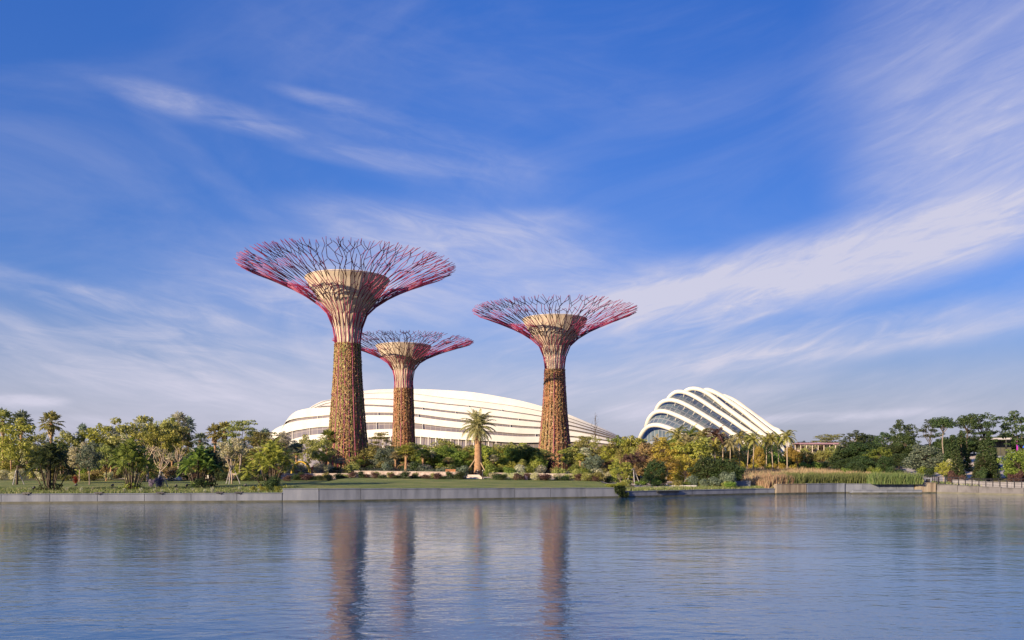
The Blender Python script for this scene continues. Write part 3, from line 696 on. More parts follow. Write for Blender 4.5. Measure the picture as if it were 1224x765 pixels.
def p_layer(v):      # flat layered rain-tree habit, 8 m
    R_ = np.random.default_rng(200 + v); tr, cr = MB(), MB()
    lean = Vector((R_.normal() * 0.3, R_.normal() * 0.3, 5.2))
    tr.tube([(0, 0, -0.2), tuple(lean * 0.3), tuple(lean * 0.7 + Vector((0.15, 0, 0))), tuple(lean)], [0.22, 0.16, 0.13, 0.08], 8)
    n = 15
    for i in range(n):
        a = 2 * math.pi * (i * 0.618 + R_.random() * 0.15); lv = i % 4; z = (5.2, 6.1, 6.9, 7.6)[lv] + R_.normal() * 0.15
        rr = (2.9, 2.5, 1.9, 0.9)[lv] * (0.5 + 0.6 * R_.random()); c = (lean.x + rr * math.cos(a), lean.y + rr * math.sin(a), z)
        limb(tr, lean * (0.6 + 0.08 * lv), c, 0.07, 0.015, R_)
        q = 0.8 + 0.45 * R_.random(); leaf_cloud(cr, c, (q * 1.25, q * 1.25, 0.26), int(130 * q), 0.15, up=1.4, R_=R_)
        for _ in range(2):
            cc = np.array(c) + R_.normal(size=3) * np.array([1.0, 1.0, 0.2]); leaf_cloud(cr, cc, (0.5, 0.5, 0.15), 40, 0.14, up=1.4, R_=R_)
    return {'trunk': (tr, 'bark'), 'crown': (cr, 'leaf')}, 8.0, 6.6
def p_parasol(v):    # tall bare stem, compact umbrella head, 10 m
    R_ = np.random.default_rng(250 + v); tr, cr = MB(), MB()
    tr.tube([(0, 0, -0.2), (0.1, 0, 2.5), (-0.05, 0.1, 5), (0.08, 0, 7.2)], [0.15, 0.11, 0.09, 0.07], 8)
    for i in range(12):
        a = 2 * math.pi * (i * 0.618 + R_.random() * 0.1); rr = 1.7 * math.sqrt((i + 0.3) / 12); z = 9.35 - rr * rr * 0.42 + R_.normal() * 0.25
        c = (rr * math.cos(a), rr * math.sin(a), z); limb(tr, (0.05, 0, 6.6 + R_.random() * 0.6), c, 0.06, 0.015, R_)
        q = 0.75 + 0.3 * R_.random(); leaf_cloud(cr, c, (q, q, 0.62), int(230 * q), 0.14, R_=R_)
    for i in range(3 if v % 2 else 1):
        a = R_.random() * 6.3; c = (1.3 * math.cos(a), 1.3 * math.sin(a), 6.2 + R_.random()); limb(tr, (0, 0, 5.6), c, 0.04, 0.012, R_); leaf_cloud(cr, c, (0.8, 0.8, 0.35), 110, 0.14, R_=R_)
    return {'trunk': (tr, 'bark'), 'crown': (cr, 'leaf')}, 10.0, 4.7
def p_dense(v):      # broad dense tree clothed nearly to the ground, 8 m
    R_ = np.random.default_rng(300 + v); tr, cr = MB(), MB()
    tr.tube([(0, 0, -0.2), (0.05, 0, 1.5), (0, 0.1, 3.4)], [0.28, 0.2, 0.14], 8)
    n = 24
    for i in range(n):
        a = 2 * math.pi * (i * 0.618 + R_.random() * 0.1); e = (i + 0.5) / n
        rr = 2.5 * math.sin(math.pi * (0.15 + 0.8 * e)) ** 0.7 * (0.6 + 0.5 * R_.random()); z = 1.5 + 5.7 * e
        c = (rr * math.cos(a), rr * math.sin(a), z); limb(tr, (0, 0, min(3.3, z * 0.7)), c, 0.07, 0.02, R_)
        q = 0.85 + 0.5 * R_.random(); leaf_cloud(cr, c, (q, q, q * 0.75), int(210 * q), 0.17, R_=R_)
        cc = np.array(c) + R_.normal(size=3) * 0.7; leaf_cloud(cr, cc, (0.45, 0.45, 0.3), 50, 0.15, R_=R_)
    return {'trunk': (tr, 'bark'), 'crown': (cr, 'leaf')}, 8.1, 6.2
def p_open(v):       # pale sprawling limbs with tufts at the ends, 7 m
    R_ = np.random.default_rng(350 + v); tr, cr = MB(), MB()
    tr.tube([(0, 0, -0.2), (0.05, 0, 1.0), (0.0, 0.05, 2.2)], [0.16, 0.13, 0.11], 8)
    for i in range(9):
        a = 2 * math.pi * (i * 0.618 + R_.random() * 0.15); e1 = (1.5 * math.cos(a) * (0.6 + R_.random() * 0.6), 1.5 * math.sin(a) * (0.6 + R_.random() * 0.6), 3.6 + R_.random() * 1.3)
        limb(tr, (0, 0, 1.8 + 0.4 * R_.random()), e1, 0.065, 0.035, R_)
        for j in range(4):
            e2 = (e1[0] * 1.2 + R_.normal() * 0.8, e1[1] * 1.2 + R_.normal() * 0.8, e1[2] + 0.5 + 1.7 * R_.random()); limb(tr, e1, e2, 0.03, 0.012, R_)
            leaf_cloud(cr, e2, (0.6, 0.6, 0.4), 95, 0.15, R_=R_)
    return {'trunk': (tr, 'bark'), 'crown': (cr, 'leaf')}, 7.0, 5.6
def p_bare(v):
    R_ = np.random.default_rng(380 + v); tr = MB(); tw = MB()
    tr.tube([(0, 0, -0.2), (0.05, 0, 3), (0, 0.05, 6), (0.03, 0, 9.8)], [0.16, 0.12, 0.08, 0.02], 7)
    for i in range(16):
        z = 3.5 + 5.5 * i / 16; a = i * 2.4; l = 1.6 * (1 - i / 22); e = (l * math.cos(a), l * math.sin(a), z + l * 1.0); pts = limb(tw, (0.02, 0, z), e, 0.04, 0.012, R_)
        limb(tw, pts[2], (e[0] * 1.3, e[1] * 0.7, e[2] + 0.4), 0.02, 0.01, R_)
    return {'trunk': (tr, 'bark'), 'branches': (tw, 'bark')}, 9.8, 3.6
def p_bush(v):       # 2 m shrub
    R_ = np.random.default_rng(400 + v); cr, st = MB(), MB()
    for i in range(9):
        a = 2 * math.pi * (i * 0.618); rr = 0.75 * (0.3 + 0.8 * R_.random()) * (0 if i == 0 else 1); z = 0.55 + 0.95 * R_.random() * (1 - rr * 0.4)
        c = (rr * math.cos(a), rr * math.sin(a), z); q = 0.42 + 0.22 * R_.random()
        st.tube([(0.1 * math.cos(a), 0.1 * math.sin(a), -0.05), (c[0] * 0.7, c[1] * 0.7, z * 0.7)], [0.03, 0.015], 5)
        leaf_cloud(cr, c, (q, q, q * 0.85), int(250 * q), 0.095, R_=R_)
    leaf_cloud(cr, (0, 0, 0.45), (1.0, 1.0, 0.45), 170, 0.10, R_=R_)
    return {'stems': (st, 'bark'), 'foliage': (cr, 'leaf')}, 2.0, 2.5
def p_conifer(v):    # dense narrow cone, 8 m
    R_ = np.random.default_rng(450 + v); tr, cr = MB(), MB(); tr.tube([(0, 0, -0.2), (0, 0, 4), (0, 0, 7.9)], [0.2, 0.12, 0.02], 7)
    for i in range(26):
        e = i / 25; z = 0.5 + 7.2 * e; r = 1.45 * (1 - e) ** 0.75 + 0.12
        for j in range(max(2, int(5 * (1 - e) + 2))):
            a = i * 1.1 + j * 2 * math.pi / max(2, int(5 * (1 - e) + 2)); q = 0.42 * (1 - e * 0.4)
            leaf_cloud(cr, (r * 0.8 * math.cos(a), r * 0.8 * math.sin(a), z + R_.normal() * 0.1), (q * 1.1, q * 1.1, q), 46, 0.13, R_=R_, up=0.1)
    return {'trunk': (tr, 'bark'), 'crown': (cr, 'leaf')}, 8.0, 3.3

def feather(mb, base, az, el, L_, droop, R_, nl=15, w=0.05, ll=0.5, m=0):
    """one pinnate frond: arched midrib with a comb of leaflets on both sides"""
    p_ = np.array(base, float); d = np.array([math.cos(az) * math.cos(el), math.sin(az) * math.cos(el), math.sin(el)]); st = L_ / nl; pts = [p_.copy()]; dirs = [d.copy()]
    for i in range(nl):
        d = d + np.array([0, 0, -droop * st * (0.5 + 1.2 * i / nl)]); d /= np.linalg.norm(d); p_ = p_ + d * st; pts.append(p_.copy()); dirs.append(d.copy())
    mb.tube([tuple(q) for q in pts[::3]], [0.03, 0.025, 0.02, 0.015, 0.01, 0.008][:len(pts[::3])], 4, m)
    side = np.array([-math.sin(az), math.cos(az), 0]); Q = []
    for i in range(2, nl + 1):
        f = math.sin(math.pi * min(1, (i / nl) * 0.85 + 0.12)) ** 0.7; l = ll * f
        for sg in (-1, 1):
            dr = side * sg * 0.8 + dirs[i] * 0.55 + np.array([0, 0, -0.35 + R_.normal() * 0.12]); dr /= np.linalg.norm(dr)
            a = pts[i]; wv = dirs[i] * w
            Q.append([a - wv, a + wv, a + dr * l + wv * 0.25 + np.array([0, 0, -0.1 * l]), a + dr * l - wv * 0.25 + np.array([0, 0, -0.1 * l])])
    mb.quads(np.array(Q), m)
def fan(mb, base, az, el, pet, rad, R_, nb=9, m=0):
    d = np.array([math.cos(az) * math.cos(el), math.sin(az) * math.cos(el), math.sin(el)]); a0 = np.array(base, float); c = a0 + d * pet + np.array([0, 0, -0.06 * pet * pet])
    mb.tube([tuple(a0), tuple((a0 + c) / 2 + np.array([0, 0, 0.04])), tuple(c)], [0.03, 0.022, 0.018], 4, m)
    side = np.array([-math.sin(az), math.cos(az), 0]); up = np.cross(side, d) * -1; Q = []
    for k in range(nb):
        t_ = (k / (nb - 1) - 0.5) * math.radians(230); dr = d * math.cos(t_) + side * math.sin(t_) + up * 0.12 * abs(math.sin(t_)); dr[2] -= 0.25; dr /= np.linalg.norm(dr)
        wv = np.cross(dr, up); wv /= np.linalg.norm(wv) + 1e-9; wv = wv * rad * 0.125; l = rad * (0.8 + 0.2 * math.cos(t_)) * (0.9 + 0.2 * R_.random())
        tip = c + dr * l + np.array([0, 0, -0.22 * l * R_.random() - 0.05]); mid = c + dr * l * 0.55
        Q.append([c, mid + wv, tip, mid - wv])
    mb.quads(np.array(Q), m)
def p_fan(v):        # fan palm, 9 m, head 4 m
    R_ = np.random.default_rng(500 + v); tr, cr, sk = MB(), MB(), MB(); b = R_.normal() * 0.25
    tr.tube([(0, 0, -0.2), (b * 0.3, 0, 2), (b * 0.7, 0, 4.5), (b, 0, 7.2)], [0.30, 0.22, 0.19, 0.22], 9)
    for i in range(34):
        az = i * 2.4; e = i / 33; el = math.radians(82 - 118 * e ** 0.9 + R_.normal() * 6); fan(cr, (b, 0, 7.25 + 0.1 * (1 - e)), az, el, 0.95 + 0.15 * R_.random(), 0.85, R_)
    for i in range(18):
        az = i * 2.4; fan(sk, (b, 0, 7.1 - 0.04 * i), az, math.radians(-62 - R_.random() * 18), 0.5, 0.65, R_, 6)
    return {'trunk': (tr, 'palm'), 'crown': (cr, 'leaf'), 'dead_skirt': (sk, 'dead')}, 9.0, 3.7
def p_date(v):       # date palm, 9 m
    R_ = np.random.default_rng(530 + v); tr, cr = MB(), MB()
    zs = np.linspace(-0.2, 6.6, 28); tr.tube([(0, 0, z) for z in zs], [0.56 + (0.03 if i % 2 else -0.03) - 0.008 * i + (0.16 if i > 24 else 0) for i in range(28)], 12)
    for i in range(64):
        e = i / 63; feather(cr, (0, 0, 6.7), i * 2.4, math.radians(84 - 125 * e + R_.normal() * 5), 2.5 + 0.3 * R_.random(), 0.50, R_, 15, 0.085, 0.50)
    return {'trunk': (tr, 'palm'), 'crown': (cr, 'leaf')}, 9.0, 5.0
def p_royal(v):      # slender pale stem, green shaft, arching fronds, 9 m
    R_ = np.random.default_rng(560 + v); tr, cr, cs = MB(), MB(), MB(); b = R_.normal() * 0.35
    tr.tube([(0, 0, -0.2), (b * 0.25, 0, 2), (b * 0.6, 0, 4.3), (b, 0, 6.4)], [0.14, 0.10, 0.10, 0.085], 9)
    cs.tube([(b, 0, 6.4), (b, 0, 6.9), (b, 0, 7.5)], [0.13, 0.15, 0.07], 8)
    for i in range(22):
        e = i / 21; feather(cr, (b, 0, 7.4), i * 2.4, math.radians(78 - 95 * e + R_.normal() * 5), 2.4 + 0.3 * R_.random(), 0.75, R_, 15, 0.09, 0.62)
    return {'trunk': (tr, 'bark'), 'crown_shaft': (cs, 'leaf'), 'crown': (cr, 'leaf')}, 9.0, 4.0
def p_clump(v):      # clustering palm: many stems from one foot, 6 m
    R_ = np.random.default_rng(600 + v); tr, cr = MB(), MB()
    for s in range(13):
        a = s * 2.4; sp = 0.25 + 0.14 * s; h = 4.6 - 0.20 * s + R_.random() * 0.8
        top = (sp * 1.15 * math.cos(a), sp * 1.15 * math.sin(a), max(1.1, h)); limb(tr, (sp * 0.35 * math.cos(a), sp * 0.35 * math.sin(a), -0.1), top, 0.07, 0.05, R_, 0.03)
        for i in range(11):
            e = i / 10; feather(cr, top, i * 2.4 + s, math.radians(75 - 95 * e), 1.35 + 0.2 * R_.random(), 0.85, R_, 9, 0.075, 0.48)
    leaf_cloud(cr, (0, 0, 0.5), (1.5, 1.5, 0.5), 120, 0.2, R_=R_)
    return {'stems': (tr, 'bark'), 'crown': (cr, 'leaf')}, 6.0, 4.6
def p_strap(v):      # rosette of stiff arching straps, 1.6 m
    R_ = np.random.default_rng(640 + v); cr = MB(); Q = []
    for i in range(60):
        a = i * 2.4; el = math.radians(80 - 65 * (i / 60)); d = np.array([math.cos(a) * math.cos(el), math.sin(a) * math.cos(el), math.sin(el)]); side = np.array([-math.sin(a), math.cos(a), 0]) * 0.05
        l = 1.5 + 0.2 * R_.random(); c = np.array([0, 0, 0.05]); mid = c + d * l * 0.6; tip = c + d * l + np.array([0, 0, -0.25]); Q.append([c - side, c + side, mid + side * 1.2, mid - side * 1.2]); Q.append([mid - side * 1.2, mid + side * 1.2, tip + side * .2, tip - side * .2])
    cr.quads(np.array(Q)); return {'foliage': (cr, 'leaf')}, 1.6, 2.4
PROTO = dict(broad=p_broad, layer=p_layer, parasol=p_parasol, dense=p_dense, open=p_open, bare=p_bare, bush=p_bush, conifer=p_conifer, fan=p_fan, date=p_date, royal=p_royal, clump=p_clump, strap=p_strap)
NAMES = dict(broad='broadleaf_tree', layer='layered_tree', parasol='umbrella_tree', dense='dense_tree', open='open_branched_tree', bare='bare_tree', bush='shrub', conifer='conifer_tree', fan='fan_palm', date='date_palm', royal='royal_palm', clump='clumping_palm', strap='strap_leaved_plant')
CATS = dict(bush='shrub', strap='plant', fan='palm', date='palm', royal='palm', clump='palm')
base_cache, mesh_cache = {}, {}
def proto(kind, v, leaf, bark):
    if (kind, v) not in base_cache: base_cache[(kind, v)] = PROTO[kind](v)
    parts, H, Wd = base_cache[(kind, v)]; out = {}
    for nm, (mb, role) in parts.items():
        mat = LEAF[leaf] if role == 'leaf' else LEAF['dead'] if role == 'dead' else BARK['palm'] if role == 'palm' else BARK[bark]
        key = (kind, v, nm, mat.name)
        if key not in mesh_cache:
            b0 = (kind, v, nm)
            if b0 in mesh_cache: me = mesh_cache[b0].copy(); me.materials[0] = mat
            else: me = mb.mesh(NAMES[kind] + '_' + nm, mat, role in ('bark', 'palm')); mesh_cache[b0] = me
            mesh_cache[key] = me
        out[nm] = mesh_cache[key]
    return out, H, Wd
prnd = random.Random(5)
def plant(kind, px, top, Y, label, leaf='green', bark='grey', v=None, wpx=None, group=None, sink=0.0):
    """stands on the terrain at distance Y; its top reaches the given row of the picture"""
    v = prnd.randrange(3) if v is None else v
    b = gat(px, Y, -sink); H = CAMZ + (HOR - top) / F * Y - b.z
    H = max(H, 0.4); ms, H0, W0 = proto(kind, v, leaf, bark); s = H / H0
    sxy = s if wpx is None else min(2.2 * s, max(0.6 * s, wpx / F * Y / W0))
    o = empty(NAMES[kind], b, prnd.random() * 6.28, (sxy, sxy, s)); tag(o, label, CATS.get(kind, 'tree'), group)
    for nm, me in ms.items(): link(nm, me, o)
    return o
# ------------------------------------------------------------------ trees and palms, one by one
T = [
 # kind, column, top row, distance, leaf, bark, crown width in columns or None, variant, label
 ('fan', 5, 487, 142, 'olive', 'grey', None, 0, 'tall olive fan palm cut by the left edge of the photo'),
 ('fan', 24, 489, 150, 'blue', 'grey', None, 1, 'blue grey fan palm behind the yellow green tree near the left edge'),
 ('broad', 20, 498, 108, 'yellow', 'dark', 46, 0, 'wide yellow green tree with dark forked trunk near the left edge'),
 ('fan', 61, 490, 140, 'olive', 'pale', None, 2, 'tall fan palm with hanging dead skirt against the sky on the far left'),
 ('broad', 43, 517, 128, 'olive', 'grey', 34, 1, 'olive tree between the two leftmost tall fan palms'),
 ('clump', 60, 527, 93, 'dark', 'dark', 46, 0, 'dark many stemmed palm clump on the bank, leftmost of its kind'),
 ('fan', 98, 505, 150, 'blue', 'grey', 18, 0, 'small blue grey palm head just above the trees right of the skirted fan palm'),
 ('broad', 83, 514, 132, 'olive', 'grey', 34, 2, 'olive crown just right of the fan palm with the dead skirt'),
 ('broad', 116, 506, 134, 'yellow', 'dark', 44, 1, 'yellow green tree with a tangled crown above the bright lime shrubs'),
 ('broad', 95, 528, 118, 'pale', 'pale', 28, 0, 'pale grey green young tree beside the red leaved plant'),
 ('broad', 107, 527, 108, 'blue', 'grey', 26, 1, 'grey green tree on a straight dark stem right of the red leaved plant'),
 ('fan', 130, 507, 150, 'silver', 'pale', None, 2, 'silvery fan palm with drooping leaves, left one of a pair'),
 ('fan', 142, 511, 152, 'silver', 'pale', None, 0, 'silvery fan palm with drooping leaves, right one of a pair'),
 ('broad', 127, 530, 120, 'olive', 'palm', 28, 2, 'small olive tree with orange lit stem behind the bank lawn'),
 ('clump', 157, 524, 95, 'green', 'dark', 46, 1, 'upright many stemmed green palm clump on the bank, second from the left'),
 ('fan', 166, 496, 150, 'silver', 'pale', None, 1, 'silvery fan palm rising behind the sprawling pale limbed tree'),
 ('open', 176, 499, 118, 'olive', 'pale', 62, 0, 'sprawling tree with bare pale limbs above the right side of a palm clump'),
 ('broad', 152, 516, 140, 'pale', 'grey', 28, 0, 'pale crown behind the upright green palm clump'),
 ('open', 192, 512, 102, 'yellow', 'pale', 44, 1, 'slanting limbed tree whose trunk stands among lavender flowers'),
 ('broad', 197, 498, 138, 'yellow', 'grey', 38, 2, 'yellow green crown left of the silvery fan palm cluster'),
 ('fan', 214, 491, 150, 'silver', 'pale', None, 0, 'tallest silvery palm of the left garden with thick pale head'),
 ('fan', 226, 496, 158, 'blue', 'pale', 24, 1, 'blue grey palm leaning out right of the tallest silvery palm'),
 ('open', 213, 506, 128, 'olive', 'pale', 40, 2, 'open olive tree below the tallest silvery palm'),
 ('fan', 239, 516, 150, 'blue', 'grey', 26, 2, 'low blue grey palm in the gap right of the silvery palms'),
 ('fan', 258, 505, 140, 'olive', 'pale', None, 0, 'slim palm with sunlit bare trunk, left of two beside the layered tree'),
 ('fan', 268, 502, 144, 'olive', 'pale', None, 2, 'slim palm with sunlit bare trunk, right of two beside the layered tree'),
 ('layer', 287, 503, 132, 'olive', 'grey', 58, 0, 'tree with flat layered branches reaching right above the staked tree'),
 ('clump', 238, 531, 103, 'green', 'dark', 42, 2, 'green palm clump leaning left of the white sign box'),
 ('clump', 252, 536, 105, 'dark', 'dark', 28, 0, 'dark slender palm clump just behind the white sign box'),
 ('open', 277, 524, 112, 'pale', 'pale', 36, 0, 'pale young tree held by three white stakes'),
 ('fan', 306, 513, 148, 'silver', 'pale', 26, 1, 'silvery palm right of the layered tree'),
 ('fan', 316, 511, 155, 'blue', 'pale', 22, 0, 'grey palm with upright fans beside the left end of the long dome'),
 ('layer', 312, 517, 128, 'olive', 'grey', 50, 1, 'olive tree with layered crown above the big bank palm bush'),
 ('clump', 324, 527, 98, 'yellow', 'dark', 54, 1, 'big rounded yellow green palm bush at the step in the bank wall'),
 ('layer', 342, 516, 150, 'silver', 'grey', 32, 2, 'grey green tree against the lower left ribs of the long dome'),
 ('fan', 355, 528, 140, 'blue', 'grey', 28, 0, 'low blue grey palm just behind the yellow arch'),
 ('broad', 369, 519, 148, 'olive', 'grey', 30, 0, 'rounded olive tree, left of two in front of the long dome'),
 ('broad', 384, 522, 144, 'olive', 'grey', 26, 2, 'rounded olive tree, right of two in front of the long dome'),
 ('fan', 393, 512, 150, 'green', 'grey', 28, 2, 'green palm touching the left side of the tallest supertree'),
 ('layer', 454, 517, 152, 'olive', 'grey', 32, 0, 'open olive tree between the tallest and the shortest supertree'),
 ('dense', 462, 533, 145, 'blue', 'dark', 34, 0, 'dark bluish tree low between the tallest and the shortest supertree'),
 ('fan', 485, 531, 136, 'yellow', 'pale', 30, 1, 'short sunlit yellow palm in front of the shortest supertree'),
 ('fan', 506, 536, 142, 'dark', 'pale', 26, 0, 'short dark palm just right of the short sunlit yellow palm'),
 ('broad', 535, 524, 152, 'olive', 'grey', 38, 1, 'olive tree left of the thick trunked date palm'),
 ('date', 571.5, 489, 139, 'date', 'grey', 48, 0, 'thick trunked date palm with feathery crown in front of the long dome'),
 ('broad', 590, 538, 142, 'yellow', 'pale', 24, 2, 'small yellow green tree just right of the date palm'),
 ('broad', 625, 529, 156, 'yellow', 'grey', 34, 0, 'yellow green crown left of the rusty trunked supertree'),
 ('broad', 604, 533, 150, 'green', 'grey', 32, 1, 'green crown midway between the date palm and the rusty supertree'),
 ('layer', 692, 522, 152, 'olive', 'grey', 30, 1, 'thin crowned tree just right of the rusty trunked supertree'),
 ('layer', 707, 521, 160, 'olive', 'pale', 30, 2, 'thin crowned tree below the right end of the long dome'),
 ('bare', 711.5, 493, 175, 'olive', 'dark', 22, 0, 'leafless thin tree standing against the sky at the tail of the long dome'),
 ('fan', 699, 534, 146, 'silver', 'grey', 20, 2, 'grey palm low between the thin crowned trees'),
 ('dense', 710, 543, 138, 'blue', 'dark', 28, 1, 'dark blue green dome shaped tree right of the rusty supertree'),
 ('broad', 727, 527, 148, 'olive', 'pale', 34, 0, 'olive tree on a pale stem right of the leafless thin tree'),
 ('broad', 742, 521, 152, 'green', 'grey', 30, 1, 'green tree in the gap between the two domes, left'),
 ('broad', 757, 520, 150, 'yellow', 'grey', 32, 2, 'yellow green tree in the gap between the two domes, right'),
 ('open', 757, 541, 124, 'bronze', 'dark', 26, 1, 'dark slender tree on the pale path between the two domes'),
 ('broad', 742, 548, 112, 'yellow', 'grey', 30, 0, 'small yellow green tree left of the pale path'),
 ('dense', 772, 527, 140, 'rust', 'grey', 34, 2, 'rust coloured tree below the left foot of the steeper dome'),
 ('broad', 800, 522, 138, 'amber', 'grey', 46, 0, 'large golden leaved tree in front of the steeper dome, left'),
 ('broad', 829, 524, 136, 'yellow', 'grey', 46, 2, 'large yellow leaved tree in front of the steeper dome, right'),
 ('royal', 808, 511, 152, 'olive', 'pale', 30, 0, 'palm head overlapping the low left arch of the steeper dome'),
 ('royal', 824, 510, 156, 'green', 'pale', 30, 1, 'palm with arching green fronds left of the drooping palm in front of the steeper dome'),
 ('royal', 841, 511, 150, 'olive', 'pale', 34, 2, 'palm with drooping fronds in front of the middle of the steeper dome'),
 ('dense', 784, 549, 118, 'dark', 'dark', 32, 0, 'dark dense round tree on the bank above the dark wall outlet'),
 ('broad', 795, 545, 126, 'amber', 'pale', 30, 1, 'small amber tree low behind the dark dense round tree'),
 ('broad', 818, 543, 128, 'amber', 'pale', 28, 2, 'sunlit amber tree low behind the white slab'),
 ('dense', 846, 545, 122, 'grove', 'dark', 42, 1, 'dark green tree on the bank right of the white slab'),
 ('dense', 868, 546, 120, 'dark', 'dark', 40, 2, 'darkest green tree at the left edge of the reed bed'),
 ('royal', 853, 511, 148, 'bronze', 'pale', 30, 0, 'dark headed palm with orange lit trunk below the arches'),
 ('royal', 864, 519, 150, 'olive', 'pale', 28, 1, 'palm with thin pale trunk in the gap before the palm row'),
 ('royal', 884, 514, 168, 'olive', 'pale', None, 2, 'first palm of the row right of the domes, leaning slightly'),
 ('royal', 893, 518, 172, 'green', 'pale', None, 0, 'second palm of the row right of the domes'),
 ('royal', 900, 517, 166, 'olive', 'pale', None, 1, 'third palm of the row, its crown touching the lowest arch end'),
 ('royal', 916, 519, 172, 'yellow', 'pale', None, 2, 'fourth palm of the row with sunlit yellow crown'),
 ('royal', 924, 517, 168, 'olive', 'pale', None, 0, 'fifth palm of the row at the foot of the last arch'),
 ('royal', 931, 518, 176, 'green', 'pale', None, 1, 'sixth palm of the row, just left of the outermost one'),
 ('royal', 941, 513, 166, 'olive', 'pale', None, 2, 'rightmost and tallest palm of the row, outlined against the sky'),
 ('dense', 907, 531, 180, 'amber', 'pale', 16, 0, 'narrow amber tree between the pale palm trunks of the row'),
 ('dense', 876, 534, 182, 'amber', 'dark', 22, 1, 'orange leaved tree behind the left end of the palm row'),
 ('dense', 895, 528, 192, 'dark', 'dark', 32, 2, 'dark tree filling the gaps behind the left palms of the row'),
 ('dense', 921, 529, 192, 'grove', 'dark', 34, 0, 'dark tree filling the gaps behind the middle palms of the row'),
 ('dense', 945, 533, 190, 'amber', 'dark', 22, 2, 'amber leaved tree behind the rightmost palm of the row'),
 ('dense', 951, 538, 196, 'dark', 'dark', 16, 1, 'dark tree right of the palm row beside the mauve roof'),
 ('layer', 987, 519, 215, 'olive', 'grey', 46, 2, 'flat topped olive tree standing over the mauve roofed pergola'),
 ('broad', 966, 530, 222, 'pale', 'grey', 26, 0, 'pale small tree behind the left end of the mauve roof'),
 ('dense', 1000, 541, 196, 'amber', 'dark', 18, 1, 'glowing amber tree at the right end of the mauve roofed pergola'),
 ('dense', 1006, 533, 205, 'bronze', 'dark', 16, 2, 'brownish dark tree between the pergola and the shaded grove'),
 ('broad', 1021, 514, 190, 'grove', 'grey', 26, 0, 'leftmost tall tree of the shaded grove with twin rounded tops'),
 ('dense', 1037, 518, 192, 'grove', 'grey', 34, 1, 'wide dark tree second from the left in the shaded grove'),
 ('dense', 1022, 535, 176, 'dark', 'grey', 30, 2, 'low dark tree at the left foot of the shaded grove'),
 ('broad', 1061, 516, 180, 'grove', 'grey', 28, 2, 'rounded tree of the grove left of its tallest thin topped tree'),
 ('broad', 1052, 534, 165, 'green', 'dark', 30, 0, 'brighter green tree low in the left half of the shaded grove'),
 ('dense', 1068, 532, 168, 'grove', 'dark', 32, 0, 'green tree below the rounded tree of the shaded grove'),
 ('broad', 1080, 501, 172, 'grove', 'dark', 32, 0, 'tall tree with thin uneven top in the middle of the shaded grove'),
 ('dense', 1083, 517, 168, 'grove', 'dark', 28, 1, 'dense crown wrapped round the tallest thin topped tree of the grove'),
 ('layer', 1112, 502, 160, 'dark', 'dark', 26, 1, 'sparse layered tree just left of the umbrella crown on a pale stem'),
 ('parasol', 1127, 496, 150, 'grove', 'grey', 34, 0, 'umbrella crowned tree on a tall pale stem, left of two'),
 ('dense', 1105, 531, 148, 'blue', 'dark', 46, 0, 'broad rounded blue green tree beside the promenade bend'),
 ('dense', 1130, 521, 156, 'grove', 'dark', 34, 2, 'dark tree behind the tall pale stem'),
 ('parasol', 1156, 495, 148, 'grove', 'dark', 30, 1, 'umbrella crowned tree on a dark stem, right of two'),
 ('conifer', 1138, 520, 140, 'dark', 'dark', 26, 0, 'dark cone shaped tree left of the pale stepped path'),
 ('conifer', 1149, 514, 144, 'dark', 'dark', 26, 1, 'dark cone shaped tree just below and left of the right umbrella crown'),
 ('conifer', 1143, 536, 132, 'grove', 'dark', 24, 2, 'lower dark cone shaped tree left of the pale stepped path'),
 ('layer', 1179, 494, 150, 'grove', 'dark', 46, 2, 'tall open tree with flat tiers above the garden pavilion'),
 ('conifer', 1175, 524, 138, 'grove', 'dark', 24, 1, 'cone shaped tree between the two hillside paths, left'),
 ('conifer', 1182, 517, 144, 'dark', 'dark', 26, 0, 'tallest cone shaped tree between the two hillside paths'),
 ('conifer', 1172, 545, 130, 'grove', 'dark', 22, 2, 'small cone shaped tree at the foot of the stepped path'),
 ('conifer', 1184, 544, 130, 'dark', 'dark', 24, 1, 'small cone shaped tree left of the bluish sloping path'),
 ('broad', 1220, 490, 150, 'grove', 'dark', 46, 0, 'tall dark tree cut by the right edge of the photo'),
 ('dense', 1204, 518, 175, 'dark', 'dark', 34, 0, 'dark rounded tree on the hill behind the pavilion'),
 ('dense', 1190, 521, 182, 'grove', 'dark', 30, 1, 'hilltop tree behind the tall open tiered tree'),
 ('broad', 1128, 551, 132, 'yellow', 'pale', 16, 1, 'young yellow green tree beside the promenade, left of two'),
 ('broad', 1138, 548, 133, 'pale', 'pale', 16, 2, 'young pale green tree beside the promenade, right of two'),
 ('dense', 1217, 535, 128, 'green', 'dark', 38, 2, 'bright green spreading tree on the slope at the right edge'),
 ('dense', 1164, 528, 182, 'bronze', 'dark', 14, 0, 'purplish tree at the top of the pale stepped path'),
]
for (k, px, top, Y, lf, bk, wpx, v, lab) in T: plant(k, px, top, Y, lab, lf, bk, v, wpx)

